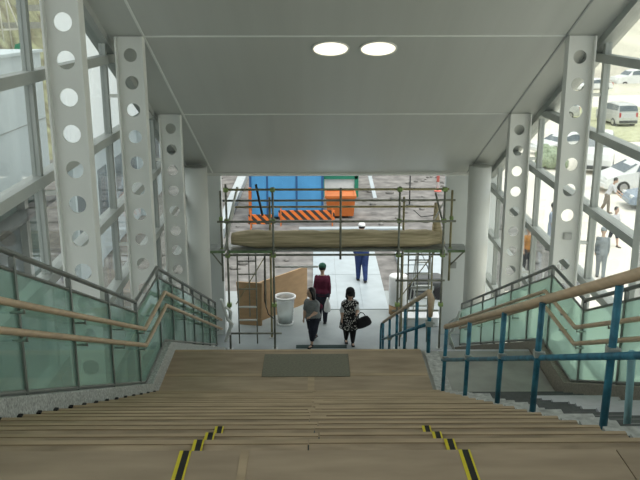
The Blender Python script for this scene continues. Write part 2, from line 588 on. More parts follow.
# ================================================================== COLUMNS
def perforated(x, yy, label, s):
    zt = ceil_z(yy) - 0.01
    root = empty('perforated_column', (x, yy, 0), 0, label, 'column', 'perforated steel columns along the glass walls')
    wd, r, pitch = 0.20, 0.105, 0.42
    # web: strips between the hole centres, each with two half circles
    mb = MB()
    z0, n = 0.05, 10
    ztop_hole = 8.45 - (0.128 if yy < 10 else (0.60 if yy < 14 else 2.2))
    # align holes so the topmost seen ones match
    zh = zt - (0.32 + (0.185 if x < 0 and yy < 10 else (-0.04 if x < 0 else 0.0)))
    holes = []
    while zh > 0.6:
        if not (x > 0 and 13 < yy < 14 and abs(zh - (EYE - 3.58)) < 0.25):
            holes.append(zh)
        zh -= pitch
    th = 0.012
    for sgn in (-1, 1):
        ptsf = []
        edges = [zt] + [h for h in holes] + [z0]
        # half plate on one side as a concave outline
        out = [(sgn * wd, z0), (sgn * wd, zt), (0, zt)]
        for h in holes:
            for q in range(n + 1):
                a = math.pi / 2 - math.pi * q / n
                out.append((sgn * r * math.cos(a), h + r * math.sin(a)))
        out.append((0, z0))
        mb.extr([(a, -th, b) for a, b in out], (0, 2 * th, 0))
    mb.build('web', 'white_paint', root)
    for sgn in (-1, 1):
        MB().box(sgn * wd - 0.012, sgn * wd + 0.012, -0.11, 0.11, 0.02, zt).build('flange', 'white_paint', root)
    MB().box(-0.26, 0.26, -0.16, 0.16, 0, 0.02).build('base_plate', 'white_paint', root)
    MB().bar((s * 0.21, 0, zt - 0.9), (s * 0.37, 0, zt - 0.9), 0.05, 0.05).build('wall_tie', 'white_paint', root)
    MB().bar((s * 0.21, 0, zt - 3.3), (s * 0.37, 0, zt - 3.3), 0.05, 0.05).build('wall_tie', 'white_paint', root)
    return root


perforated(-2.84, COLS[0], 'tall white perforated steel column nearest the camera at the left glass wall', -1)
perforated(-2.86, COLS[1], 'middle white perforated column of the three along the left glass wall', -1)
perforated(-2.90, COLS[2], 'shortest white perforated column at the left glass wall beside the round column', -1)
pc = perforated(4.08, COLS[1], 'nearer white perforated column at the right glass wall with small box on its web', 1)
perforated(4.06, COLS[2], 'farther white perforated column at the right glass wall next to the round column', 1)
perforated(4.08, COLS[0], 'nearest white perforated column at the right glass wall, cut off by the picture edge', 1)
b = tag(MB().box(-0.07, 0.07, -0.03, 0, -0.055, 0.055).use('steel').box(-0.055, 0.055, -0.04, -0.03, -0.04, 0.04).build(
    'electrical_box', 'steel', loc=(4.10, COLS[1] - 0.0125, EYE - 3.56), bevel=0.004),
    'small grey electrical box mounted on the nearer right perforated column', 'electrical box')
for x, lb in ((-2.92, 'smooth round white column at the far end of the left glass wall'),
              (3.98, 'smooth round white column at the far end of the right glass wall')):
    root = empty('round_column', (x, 19.85, 0), 0, lb, 'column')
    MB().lathe([(0.27, 0.1), (0.27, ceil_z(19.85) - 0.13)], n=32).build('shaft', 'white_paint', root)
    MB().lathe([(0.30, 0), (0.30, 0.1)], n=32).build('base', 'white_paint', root)
tag(MB().box(-0.08, 0.08, -0.02, 0, -0.09, 0.09).use('alu').box(-0.055, 0.055, -0.03, -0.02, -0.06, 0.06).build(
    'switch_plate', 'alu', loc=(3.62, CE_Y, 1.95), bevel=0.004), 'small grey square switch plate on the wall right of the opening', 'switch plate')


# ================================================================== DOWNLIGHTS
for x, lb in ((0.235, 'left one of the two round lit downlights in the sloping ceiling'),
              (0.995, 'right one of the two round lit downlights in the sloping ceiling')):
    root = empty('downlight', (x, 13.55, ceil_z(13.55) - 0.001), 0, lb, 'ceiling light', 'round downlights')
    root.rotation_euler = (-math.atan(CS), 0, 0)
    MB().lathe([(0.275, 0), (0.30, 0), (0.30, -0.02), (0.275, -0.02), (0.275, 0)], n=36, cap=False).build('rim', 'white_paint', root)
    MB().lathe([(0.272, -0.002), (0.272, -0.012)], n=36).build('diffuser', 'lamp', root)


# ================================================================== BALUSTRADES
def balustrade(xg, s, label):
    """xg glass plane; s direction from the glass towards the stairs."""
    root = empty('glass_balustrade', (xg, 8.5, LZ), 0, label, 'balustrade')
    P = lambda x, yy, zz: (x - xg, yy - 8.5, zz - LZ)
    YB0, YB1, YE = 8.49, 9.74, (15.15 if s > 0 else 15.7)
    z_up = lambda yy: NZ0 - (yy - NY0) * RI / TR          # nosing line
    z_lo = lambda yy: LZ - (yy - LY1) * RI2 / TR

    def topz(yy):
        if yy <= YB0:
            return min(z_up(yy), NZ0 + 0.0) + 1.09 + 0.015 * (YB0 - max(yy, NY0))
        if yy <= YB1:
            return z_up(YB0) + 1.09
        return z_up(YB0) + 1.09 - (yy - YB1) * RI2 / TR

    def botz(yy):
        if yy <= NY0:
            return NZ0 + 0.167
        if yy <= LY0 + 0.05:
            return NZ0 + 0.167 + (yy - NY0) * (LZ + 0.247 - NZ0 - 0.167) / (LY0 + 0.05 - NY0)
        if yy <= LY1 - 0.25:
            return LZ + 0.247
        return LZ + 0.247 + (yy - LY1 + 0.25) * (z_lo(15.9) + 0.187 - LZ - 0.205) / (15.9 - LY1 + 0.25)

    ups = [YB0 - 1.12 * i for i in range(7)][::-1]
    los = [YB1 + (YE - YB1) * i / 6 for i in range(7)]
    ys = ups + los
    zs = [NY0, LY0 + 0.05]
    for a, b_ in zip(ys[:-1], ys[1:]):
        lo_pts = [a + 0.02] + [q for q in (NY0, LY0 + 0.05, LY1 - 0.25) if a + 0.02 < q < b_ - 0.02] + [b_ - 0.02]
        hi_pts = [a + 0.02] + [q for q in (NY0,) if a + 0.02 < q < b_ - 0.02] + [b_ - 0.02]
        poly = [(q, botz(q) + 0.03) for q in lo_pts] + [(q, topz(q) - 0.13) for q in hi_pts[::-1]]
        MB().extr([P(xg - 0.006, q, zz) for q, zz in poly], (0.012, 0, 0)).build('glass_panel', 'clear_green' if s > 0 else 'frost', root)
    for yy in ys:
        MB().bar(P(xg, yy, botz(yy) - 0.01), P(xg, yy, topz(yy) - 0.02), 0.035, 0.035).build('post', 'post', root)
    pl = [0.5, NY0] + [YB0, YB1, YE]
    ends = [(q, topz(q)) for q in pl]
    MB().path([P(xg, q, zz) for q, zz in ends], 0.021, 8).build('top_rail', 'post', root)
    MB().path([P(xg, q, zz - 0.12) for q, zz in ends], 0.014, 6).build('glazing_rail', 'post', root)
    MB().path([P(xg, q, botz(q) + 0.015) for q in (0.5, NY0, LY0 + 0.05, LY1 - 0.25, YE)], 0.018, 6).build('bottom_rail', 'post', root)
    xi = xg + s * 0.095
    for dz in (0.775, 0.585):
        zl = z_up(8.46) + dz
        pts = [(0.5, NZ0 + dz), (NY0, NZ0 + dz), (8.46, zl), (9.68 + (0.775 - dz) * 0.3, zl), (15.3, z_lo(15.3) + dz - 0.02)]
        hr = MB().path([P(xi, q, zz) for q, zz in pts], 0.024, 8).build('handrail', 'wood', root)
        for yy in [2.2, 3.6, 5.0, 6.3, 7.5, 8.40, 9.0, 9.9, 11.2, 12.4, 13.6, 14.8]:
            zz = NZ0 + dz if yy < NY0 else (z_up(yy) + dz if yy < 8.46 else (zl if yy < 9.7 else z_lo(yy) + dz - 0.02))
            if 9.7 <= yy < 10.3:
                zz = zl - (yy - 9.7) * 0.42
            MB().path([P(xi, yy, zz), P(xi, yy, zz - 0.05), P(xg, yy, zz - 0.05)], 0.007, 6).build('bracket', 'steel', hr)
    # white wrapped rail end at the foot
    zE = z_lo(YE)
    MB().path([P(xi + s * 0.02, 15.2, zE + 1.15), P(xi + s * 0.10, 15.5, zE + 0.62), P(xi + s * 0.16, 15.7, zE + 0.45), P(xi + s * 0.02, 15.6, zE + 0.1)], 0.03, 8).build('rail_end_wrap', 'white_plastic', root)
    MB().path([P(xi + s * 0.10, 15.3, zE + 0.95), P(xi + s * 0.16, 15.6, zE + 0.75), P(xi + s * 0.10, 15.75, zE + 0.2)], 0.025, 8).build('rail_end_wrap', 'white_plastic', root)
    return root


balustrade(-1.965, 1, 'clear green glass balustrade with two wooden handrails on the left of the stairs')
balustrade(2.915, -1, 'green frosted glass balustrade with two wooden handrails on the right of the stairs')


# ================================================================== PLYWOOD COVERING
PX0, PX1, PXS = -1.835, 1.405, -0.02
root = empty('plywood_stair_covering', (0, NY0, NZ0), 0, 'brown plywood boards laid over the upper flight of steps', 'stair covering')
for k in range(1, N1):
    yy, zz = NY0 + TR * (k - 1), NZ0 - RI * k
    r = random.Random(k + 50)
    seam = PXS + r.uniform(-0.03, 0.03)
    for xa, xb in ((PX0, seam - 0.003), (seam + 0.003, PX1)):
        mb = MB()
        e = r.uniform(-0.004, 0.004)
        mb.prism_x([(yy + 0.010, zz + 0.004), (yy + 0.010, zz + 0.016), (yy + TR + 0.010, zz + 0.016 + e), (yy + TR + 0.018, zz + 0.012),
                    (yy + TR + 0.018, zz - 0.09), (yy + TR + 0.007, zz - 0.09), (yy + TR + 0.007, zz + 0.005)], xa, xb)
        mb.build('tread_board', 'tread_ply', root, loc=(0, -NY0, -NZ0))
        MB().box(xa, xb, yy + TR - 0.010 + r.uniform(-0.006, 0.004), yy + TR + 0.0185, zz + 0.0155 + e, zz + 0.0205 + e).build('nosing_strip', 'ply_edge', root, loc=(0, -NY0, -NZ0))
    if k % 2 == 0 and k > 4:
        MB().box(seam - 0.05, seam + 0.05, yy + 0.012, yy + TR, zz + 0.016, zz + 0.020).build('joint_strip', 'ply_edge', root, loc=(0, -NY0, -NZ0))
root = empty('plywood_floor_covering', (0, 1, NZ0), 0, 'brown plywood boards covering the top floor at the head of the stairs', 'floor covering')
for xa, xb in ((-1.835, -0.268), (-0.262, 1.10), (1.105, 2.6)):
    for ya, yb in ((-3.0, 0.915), (0.92, NY0 + 0.012)):
        MB().box(xa, xb, ya - 1, yb - 1, 0.005, 0.016).build('board', 'plywood', root)
MB().box(-0.28, -0.25, -2, NY0 + 0.01 - 1, 0.016, 0.0185).build('joint_strip', 'ply_edge', root)
root = empty('plywood_landing_covering', (0, LY0, LZ), 0, 'brown plywood boards covering the landing between the two flights', 'floor covering')
for xa, xb in ((-1.87, PXS - 0.05), (PXS - 0.045, PX1 - 0.03)):
    for ya, yb in ((LY0 + 0.02, 9.435), (9.44, LY1 + 0.01)):
        w0, w1 = (-0.05 if xa < -1 else 0), (-0.05 if xa < -1 else 0)
        MB().box(xa + w0, xb, ya - LY0, yb - LY0, 0.004, 0.018).build('board', 'plywood', root)
MB().box(-1.9, PX1 - 0.04, 9.40 - LY0, 9.475 - LY0, 0.018, 0.0205).build('joint_strip', 'ply_edge', root)
MB().box(-1.9, PX1 - 0.04, LY1 - 0.05 - LY0, LY1 + 0.01 - LY0, 0.018, 0.0205).build('joint_strip', 'ply_edge', root)
MB().box(PXS - 0.09, PXS - 0.01, 0.05, 0.70, 0.018, 0.021).build('joint_strip', 'ply_edge', root)
MB().box(-1.99, -1.90, 0.02, LY1 - LY0, 0.004, 0.03).build('edge_strip', 'ply_edge', root)
tag(MB().box(-0.68, 0.41, 9.37, LY1 - 0.16, LZ + 0.0215, LZ + 0.027).build('floor_mat', 'mat_dark', bevel=0.002),
    'dark grey-green mat lying on the plywood landing', 'mat')

# hazard tape
nm = ['on the top floor edge', 'on the first step down', 'on the second step down', 'on the third step down']
for x, side in ((-0.48, 'left'), (0.545, 'right')):
    for k in range(4):
        if k == 0:
            ya, yb, zz = 1.55, NY0 + 0.01, NZ0 + 0.0165
        else:
            ya, yb, zz = NY0 + TR * (k - 1) + 0.02, NY0 + TR * k + 0.008, NZ0 - RI * k + 0.026
        mb = MB()
        mb.use('yellow').box(-0.025, -0.012, ya - 2.5, yb - 2.5, 0, 0.0015)
        mb.use('black').box(-0.012, 0.011, ya - 2.5, yb - 2.5, 0, 0.0015)
        mb.use('yellow').box(0.011, 0.018, ya - 2.5, yb - 2.5, 0, 0.0015)
        tag(mb.build('hazard_tape', None, loc=(x, 2.5, zz), rot=(0, 0, R(0))),
            'black and yellow tape strip %s, in the %s line' % (nm[k], side), 'tape', 'black and yellow tape strips on the steps')


# ================================================================== BLUE TEMPORARY RAILINGS
def clamp_at(p, parent, r=0.05):
    MB().box(-r, r, -r, r, -r * 0.8, r * 0.8).tube((r, 0, 0), (r * 1.6, 0, 0), 0.014).build('clamp', 'clamp', parent, bevel=0.01, loc=p)


root = empty('pipe_railing', (1.46, LY0, LZ), 0, 'blue pipe railing with a wooden top rail along the right of the upper steps', 'railing')
Q = lambda x, yy, zz: (x - 1.46, yy - LY0, zz - LZ)
posts = [2.7, 3.88, 5.02, 6.02, 7.36, 8.66]
for i, yy in enumerate(posts):
    k = math.floor((yy - NY0) / TR)
    zb = NZ0 - RI * (k + 1) if yy > NY0 else NZ0
    if i == len(posts) - 1:
        zb = NZ0 - RI * (N1 - 1)
    xx = 1.435 + (0.045 if i < 2 else 0)
    zt_ = NZ0 - (yy - NY0) * RI / TR + 0.78
    MB().tube(Q(xx, yy, zb + 0.02), Q(xx + 0.015, yy, zt_), 0.021).build('post', 'blue_pipe', root)
    clamp_at(Q(xx + 0.01, yy, zt_ - 0.35), root, 0.028)
zr = lambda yy, d: NZ0 - (yy - NY0) * RI / TR + d
MB().tube(Q(1.50, 1.9, zr(1.9, 0.81)), Q(1.45, 8.72, zr(8.72, 0.80)), 0.030).build('top_rail', 'wood', root)
MB().tube(Q(1.475, 2.3, zr(2.3, 0.40)), Q(1.44, 8.8, zr(8.8, 0.40)), 0.020).build('mid_rail', 'blue_pipe', root)
MB().tube(Q(1.72, 4.15, zr(4.15, -0.1)), Q(1.60, 3.9, zr(3.9, 0.42)), 0.02).build('brace', 'pale_blue', root)

root = empty('pipe_railing', (1.43, LY1, LZ), 0, 'blue pipe railing with a wooden top rail down the lower steps', 'railing')
Q = lambda x, yy, zz: (x - 1.43, yy - LY1, zz - LZ)
z2 = lambda yy: LZ - (yy - LY1) * RI2 / TR
for yy in (10.12, 11.4, 12.9, 14.2, 15.6, 17.1):
    k = max(0, math.floor((yy - LY1) / TR) + 1)
    MB().tube(Q(1.465, yy, LZ - RI2 * k), Q(1.465, yy, z2(yy) + 0.78), 0.026).build('post', 'blue_pipe', root)
MB().path([Q(1.465, 10.05, LZ + 0.55), Q(1.465, 10.0, LZ + 0.80), Q(1.465, 10.25, z2(10.25) + 0.83), Q(1.465, 17.1, z2(17.1) + 0.80)], 0.03).build('top_rail', 'wood', root)
MB().path([Q(1.465, 10.12, z2(10.12) + 0.38), Q(1.465, 17.3, z2(17.3) + 0.40)], 0.024).build('mid_rail', 'blue_pipe', root)
MB().path([Q(1.465, 17.1, z2(17.1) + 0.8), Q(1.465, 17.6, z2(17.6) + 0.78), Q(1.465, 17.75, z2(17.75) + 0.6), Q(1.465, 17.75, z2(17.75) - 0.05)], 0.024).build('end_hoop', 'blue_pipe', root)
for yy in (10.12, 15.6):
    clamp_at(Q(1.465, yy, z2(yy) + 0.38), root, 0.045)

# ================================================================== SCAFFOLD
YA, YB = 20.0, 20.78
root = empty('scaffold', (0.5, YA, 0), 0, 'pipe scaffold with guard rails and a platform across the end opening', 'scaffold')
S = lambda x, yy, zz: (x - 0.5, yy - YA, zz)


def pp(name, a, b_, r=0.028, m='pipe'):
    return MB().tube(S(*a), S(*b_), r, n=8).build(name, m, root)


for x, zt_ in ((-2.23, 4.35), (-1.08, 4.27), (2.06, 4.28), (3.17, 4.27)):
    pp('post', (x, YA, 0), (x, YA, zt_))
for x, zt_ in ((-1.2, 3.85), (2.25, 3.85)):
    pp('post', (x, YB, 0), (x, YB, zt_), m='pipe_y')
pp('post', (0.60, YA, 2.42), (0.60, YA, 4.25))
for x in (-2.40, 3.40):
    pp('outrigger_post', (x, YA + 0.3, 1.75), (x, YA + 0.3, 4.12), m='pipe_y' if x > 0 else 'pipe')
pp('guard_rail', (-2.28, YA + 0.05, 4.20), (3.28, YA + 0.05, 4.20), m='pipe_y')
pp('guard_rail', (-2.46, YA - 0.05, 3.41), (3.46, YA - 0.05, 3.41))
pp('guard_rail', (-2.40, YB - 0.05, 3.77), (3.56, YB - 0.05, 3.77))
pp('guard_rail', (-2.1, YB + 0.05, 3.58), (3.2, YB + 0.05, 3.58), m='pipe_y')
for yy in (YA + 0.05, YB + 0.05):
    pp('ledger', (-2.35, yy, 2.52), (3.3, yy, 2.52))
pp('ledger', (-2.25, YA, 0.43), (-0.9, YA, 0.43))
pp('ledger', (2.0, YB, 0.75), (3.25, YB, 0.75))
pp('ledger', (2.0, YA, 1.85), (3.25, YA, 1.85))
pp('ledger', (-1.1, YB + 0.1, 1.95), (0.05, YB + 0.1, 1.95), m='white_paint')
for x in (-2.23, -1.08, 2.06, 3.17):
    pp('transom', (x, YA - 0.1, 2.57), (x, YB + 0.15, 2.57))
    for zz in (1.2, 2.52, 3.41, 4.20):
        MB().box(-0.06, 0.06, -0.06, 0.06, -0.05, 0.05).build('coupler', 'coupler', root, bevel=0.01, loc=S(x, YA + 0.03, zz))
for x in (-2.40, 3.40):
    for zz in (3.41, 2.6):
        MB().box(-0.045, 0.045, -0.05, 0.05, -0.045, 0.045).build('coupler', 'coupler', root, bevel=0.01, loc=S(x, YA + 0.27, zz))
for i in range(3):
    ya = YA + 0.06 + i * 0.235
    MB().box(-2.75, 2.72, ya - YA, ya + 0.225 - YA, 2.60, 2.65).build('deck_plank', 'deck', root)
MB().box(-2.75, -1.55, 0.0, 0.03, 2.58, 2.65).build('toe_board', 'green', root)
MB().box(1.7, 2.72, 0.0, 0.03, 2.58, 2.65).build('toe_board', 'green', root)
# side bracket platforms outside the posts, by the walls
for x0, x1 in ((-2.86, -2.30), (3.30, 3.80)):
    MB().box(x0 - 0.5, x1 - 0.5, 0.05, 0.65, 2.58, 2.63).use('green').box(x0 - 0.5, x1 - 0.5, 0.0, 0.05, 2.54, 2.66).build('bracket_deck', 'deck', root) if False else None
mbx = MB()
mbx.use('deck').box(2.80, 3.30, 0.05, 0.65, 2.58, 2.63)
mbx.use('green').box(2.80, 3.30, 0.02, 0.05, 2.58, 2.64)
mbx.build('bracket_deck', None, root)
pp('bracket', (3.80, YA + 0.3, 2.56), (3.40, YA + 0.3, 2.15), 0.02)
mbx = MB()
mbx.use('deck').box(-3.22, -2.80, 0.05, 0.65, 2.58, 2.63)
mbx.use('green').box(-3.22, -2.80, 0.02, 0.05, 2.58, 2.64)
mbx.build('bracket_deck', None, root)
pp('bracket', (-2.70, YA + 0.3, 2.56), (-2.40, YA + 0.3, 2.15), 0.02)
# diagonal braces
pp('brace', (-2.28, YA + 0.12, 3.0), (-1.95, YA + 0.12, 4.25), 0.03, 'white_paint')
pp('brace', (-2.32, YA + 0.2, 2.6), (-2.05, YA + 0.2, 3.75), 0.028, 'white_paint')
pp('brace', (-1.5, YA + 0.2, 4.3), (-1.35, YA + 0.2, 3.5), 0.03, 'dark')
pp('brace', (2.95, YA + 0.12, 4.1), (3.2, YA + 0.12, 3.2), 0.024)
pp('brace', (3.2, YA + 0.15, 3.9), (2.95, YA + 0.15, 3.4), 0.02, 'white_paint')
# left tower: frame with rungs; right tower the same
for x0, x1, yy in ((-2.02, -1.55, YA + 0.25), (2.35, 2.88, YA + 0.3)):
    for x in (x0, x1):
        pp('frame_leg', (x, yy, 0.05), (x, yy, 2.6), 0.018)
    for zz in (0.70, 1.06, 1.55, 1.95, 2.3):
        pp('rung', (x0, yy, zz), (x1, yy, zz), 0.017 if zz > 1.2 else 0.028, 'pipe' if zz > 1.2 else 'white_paint')
pp('frame_leg', (2.62, YA + 0.5, 0.05), (2.62, YA + 0.5, 2.56), 0.018)
pp('frame_leg', (2.15, YA + 0.1, 0.02), (2.15, YA + 0.1, 2.55), 0.02)
pp('frame_leg', (3.05, YA + 0.9, 0.02), (3.05, YA + 0.9, 3.3), 0.02, 'pipe_y')
pp('cross_brace', (2.10, YB + 0.12, 0.9), (3.15, YB + 0.12, 2.4), 0.014, 'pipe_y')
pp('cross_brace', (-2.15, YB + 0.12, 0.9), (-1.25, YB + 0.12, 2.4), 0.014, 'pipe_y')
pp('frame_leg', (-1.75, YA + 0.5, 0.7), (-1.75, YA + 0.5, 2.55), 0.014)
pp('frame_leg', (-1.30, YA + 0.1, 1.1), (-1.30, YA + 0.1, 2.55), 0.016)
MB().path([S(-1.32, YA + 0.12, 2.5), S(-1.34, YA + 0.12, 1.3), S(-1.25, YA + 0.15, 0.9), S(-1.06, YA + 0.1, 0.75)], 0.012, 6).build('hose', 'black', root)
MB().path([S(2.5, YB, 3.5), S(2.7, YB, 3.32), S(3.0, YB, 3.35), S(3.18, YB, 3.5)], 0.010, 6).build('rope', 'dark', root)
for x, yy in ((-2.23, YA), (-1.08, YA), (2.06, YA), (3.17, YA), (-1.2, YB), (2.25, YB)):
    MB().box(-0.07, 0.07, -0.07, 0.07, 0, 0.012).build('base_plate', 'clamp', root, loc=S(x, yy, 0))

# brown netting bundle lying on the deck
mb = MB()
rings = []
for i in range(60):
    x = -2.16 + 5.30 * i / 59
    e = min(1, 0.55 + 0.45 * math.sin(math.pi * min(1, (i + 1) / 8) / 2)) * min(1, 0.5 + 0.5 * (60 - i) / 5)
    ring = []
    for q in range(20):
        a = 2 * math.pi * q / 20
        n_ = noise.noise(Vector((x * 1.1, math.cos(a) * 1.5, math.sin(a) * 1.5))) * 0.14 + noise.noise(Vector((x * 4, math.cos(a) * 3, 4 + math.sin(a) * 3))) * 0.10
        rr = 1 + n_
        yy = 0.39 + 0.29 * math.cos(a) * rr * e
        zz = 2.652 + max(0.0, 0.20 + 0.22 * math.sin(a) * rr * e) * (1.0)
        ring.append((x - 0.5, yy, zz))
    rings.append(ring)
mb.loft(rings)
tag(mb.build('netting_bundle', 'tarp', loc=(0.5, YA, 0)), 'long brown bundle of folded netting lying on the scaffold platform', 'netting')
# piece of netting hung from the upper rail at the right end
mb = MB()
rings = []
for i in range(16):
    tt = i / 15
    zz = 3.72 - 1.1 * tt
    wd = 0.04 + 0.15 * tt ** 1.5
    ring = []
    for q in range(16):
        a = 2 * math.pi * q / 16
        f = 1 + 0.25 * math.sin(3 * a + 2 * tt)
        ring.append((3.06 + 0.04 * tt + wd * math.cos(a) * f, YA + 0.66 + (0.03 + 0.06 * tt) * math.sin(a) * f, zz))
    rings.append(ring)
mb.loft(rings)
tag(mb.build('hanging_netting', 'tarp'), 'gathered brown netting hanging from the rail at the right scaffold corner', 'netting')

# ================================================================== OUTSIDE GROUND
struct(MB().box(-60, 8.6, 24.6, 62, -0.25, -0.03).build('ground', 'rubble'))
struct(MB().box(-60, -3.6, -20, 24.6, -0.25, -0.03).build('ground_beside', 'asphalt'))
struct(MB().box(8.6, 110, 14, 150, -0.25, -0.02).build('parking_lot', 'lot'))
struct(MB().box(4.8, 8.6, -20, 24.6, -0.25, -0.02).build('pavement', 'lot'))
struct(MB().box(8.6, 110, -20, 14, -0.25, -0.02).build('parking_lot_near', 'lot'))
struct(MB().box(20.5, 34, 55, 75, -0.02, 0.03).build('verge', 'grass'))


def hill(name, x0, x1, y0, y1, fn, m, n=40):
    mb = MB()
    for i in range(n + 1):
        for j in range(n + 1):
            x = x0 + (x1 - x0) * i / n
            yy = y0 + (y1 - y0) * j / n
            mb.v.append((x, yy, fn(x, yy)))
    for i in range(n):
        for j in range(n):
            a = i * (n + 1) + j
            mb.face([a, a + n + 1, a + n + 2, a + 1], True)
    return struct(mb.build(name, m))


def sst(t):
    t = max(0, min(1, t))
    return t * t * (3 - 2 * t)


hill('hillside_far', -120, 160, 62, 260, lambda x, yy: -0.3 + 55 * sst((yy - 75 - 0.15 * abs(x)) / 170) + 2.0 * noise.noise(Vector((x / 15, yy / 15, 0))) * sst((yy - 80) / 40), 'hill')
hill('hillside_left', -90, -14, 20, 120, lambda x, yy: -0.3 + 20 * sst((-x - 14) / 18) * sst((yy - 30) / 20) + 0.9 * noise.noise(Vector((x / 6, yy / 6, 2))), 'hill_green')

# loose stones on the site ground
mb = MB()
for i in range(420):
    rr = random.Random(1000 + i)
    x, yy = rr.uniform(-9, 8.3), rr.uniform(26, 58)
    if -0.5 < x < 2.6 and yy < 36:
        continue
    if -3.2 < x < 2.2 and 32 < yy < 42:
        continue
    if -4.4 < x < -3.3 or x < -6.7 or (2.5 < x < 5 and 25 < yy < 29) or (-1 < x < 3.7 and 31.4 < yy < 32.3):
        continue
    s_ = rr.uniform(0.06, 0.22)
    mb.ell((x, yy, s_ * 0.2 - 0.03), (s_, s_ * rr.uniform(0.6, 1.2), s_ * 0.6), 6)
tag(mb.build('rubble_stones', 'stone'), 'grey loose stones scattered over the building site ground', 'stones', kind='stuff')

# walkway of white sheets
root = empty('sheet_walkway', (1.0, 28, -0.03), 0, 'bright white walkway of flat sheets laid on the site ground', 'walkway')
for j in range(2):
    for i in range(3):
        x0, y0 = -0.12 + i * 0.745 - 1.0, 22.9 + j * 3.32 - 28
        MB().box(x0, x0 + 0.74, y0, y0 + 3.30, 0.03, 0.05).build('sheet', 'sheet', root)
tag(MB().box(-0.7, 3.4, 31.7, 32.0, -0.03, 0.16).build('kerb', 'sheet', bevel=0.02), 'low white concrete kerb crossing behind the white walkway', 'kerb')
tag(MB().prism_z([(-3.95, 31), (-3.55, 31), (-3.62, 60), (-4.1, 60)], -0.03, 0.35).build('kerb', 'sheet', bevel=0.02),
    'white concrete kerb running away left of the blue container', 'kerb')

# blue container
root = empty('container', (-1.22, 35.0, -0.03), 0, 'bright blue site container standing beyond the scaffold', 'container')
MB().box(-1.52, 1.52, -1.1, 2.4, 0.12, 2.7).build('shell', 'cblue', root)
for x0, x1 in ((-1.47, -0.86), (-0.80, 0.36), (0.42, 1.47)):
    mb = MB()
    mb.box(x0, x1, -1.14, -1.10, 0.2, 2.6)
    n_ = int((x1 - x0) / 0.3)
    for q in range(n_):
        xx = x0 + (q + 0.5) * (x1 - x0) / n_
        mb.box(xx - 0.04, xx + 0.04, -1.155, -1.14, 0.3, 2.5)
    mb.build('front_panel', 'cblue', root)
for x in (-1.54, 1.46, -0.83, 0.39):
    MB().box(x - 0.03, x + 0.05, -1.17, -1.1, 0.05, 2.72).build('corner_post', 'cblue_edge', root)
for x in (-1.2, 1.2):
    MB().box(x - 0.15, x + 0.15, -0.9, 2.3, 0, 0.12).build('skid', 'dark', root)
# barriers in front of it
for x0, x1, yy, lb in ((-2.72, -1.75, 32.3, 'short orange and black striped barrier at the left corner of the blue container'),
                       (-1.55, 0.75, 33.0, 'long orange and black striped barrier in front of the blue container')):
    root = empty('striped_barrier', ((x0 + x1) / 2, yy, -0.03), 0, lb, 'barrier', 'striped barriers')
    hw = (x1 - x0) / 2
    MB().box(-hw, hw, -0.02, 0.02, 0.22, 0.62).build('board', 'barrier', root)
    for x in (-hw + 0.1, hw - 0.1):
        MB().bar((x, -0.2, 0), (x, 0, 0.75), 0.05, 0.04).bar((x, 0.25, 0), (x, 0.03, 0.75), 0.05, 0.04).build('leg', 'orange', root)
tag(MB().box(-0.06, 0.06, -0.04, 0.04, 0, 1.5).box(-0.1, 0.1, -0.08, 0.08, 0, 0.06).build('marker_post', 'orange', loc=(-2.72, 33.3, -0.03)),
    'orange upright post at the left edge of the blue container', 'post')
# orange machine
root = empty('orange_skip', (1.02, 34.6, -0.03), 0, 'orange steel skip standing right of the blue container', 'skip')
MB().loft([[(-0.55, -0.5, 0.1), (0.55, -0.5, 0.1), (0.55, 0.5, 0.1), (-0.55, 0.5, 0.1)], [(-0.62, -0.62, 0.95), (0.62, -0.62, 0.95), (0.62, 0.62, 0.95), (-0.62, 0.62, 0.95)]], sm=False).build('body', 'orange', root)
MB().box(-0.66, 0.66, -0.66, -0.58, 0.90, 1.0).box(-0.66, 0.66, 0.58, 0.66, 0.90, 1.0).box(-0.66, -0.58, -0.6, 0.6, 0.90, 1.0).box(0.58, 0.66, -0.6, 0.6, 0.90, 1.0).build('rim', 'orange', root)
for x in (-0.4, 0.4):
    MB().box(x - 0.06, x + 0.06, -0.5, 0.5, 0, 0.1).build('skid', 'dark', root)
# green and white hut
root = empty('site_hut', (1.05, 39.2, -0.03), 0, 'green framed white site hut behind the orange skip', 'hut')
MB().box(-0.72, 0.85, -0.8, 2, 0, 2.5).build('wall', 'cream', root)
for zz in (0.95, 1.7, 2.45):
    MB().box(-0.78, 0.90, -0.88, -0.8, zz - 0.1, zz + 0.1).build('band', 'hgreen', root)
for x in (-0.76, 0.84):
    MB().box(x - 0.09, x + 0.09, -0.88, -0.78, 0, 2.6).build('corner_post', 'hgreen', root)
MB().box(-0.85, 0.98, -0.95, 2.1, 2.5, 2.66).build('roof', 'hgreen', root)
MB().box(-0.5, 0.1, -0.83, -0.8, 1.1, 1.6).build('window', 'car_glass', root)
tag(MB().bar((0, 0, 0), (-0.55, 2.2, 2.4), 0.18, 0.04).build('leaning_plank', 'sheet', loc=(2.75, 38.0, -0.03)), 'white plank leaning beside the green and white hut', 'plank')
tag(MB().tube((0, 0, 0), (0, 0, 3.6), 0.03).tube((0, 0, 0), (0, 0, 0.05), 0.15).build('thin_pole', 'dark', loc=(4.2, 36.5, -0.03)), 'thin dark pole standing on the rubble right of the hut', 'pole')
tag(MB().tube((0, 0, 0), (0, 0, 2.6), 0.07).tube((0, 0, 0), (0, 0, 0.05), 0.18).build('banded_pole', 'redwhite', loc=(5.9, 39.5, -0.03)), 'pink and white banded pole by the right edge of the opening', 'pole')

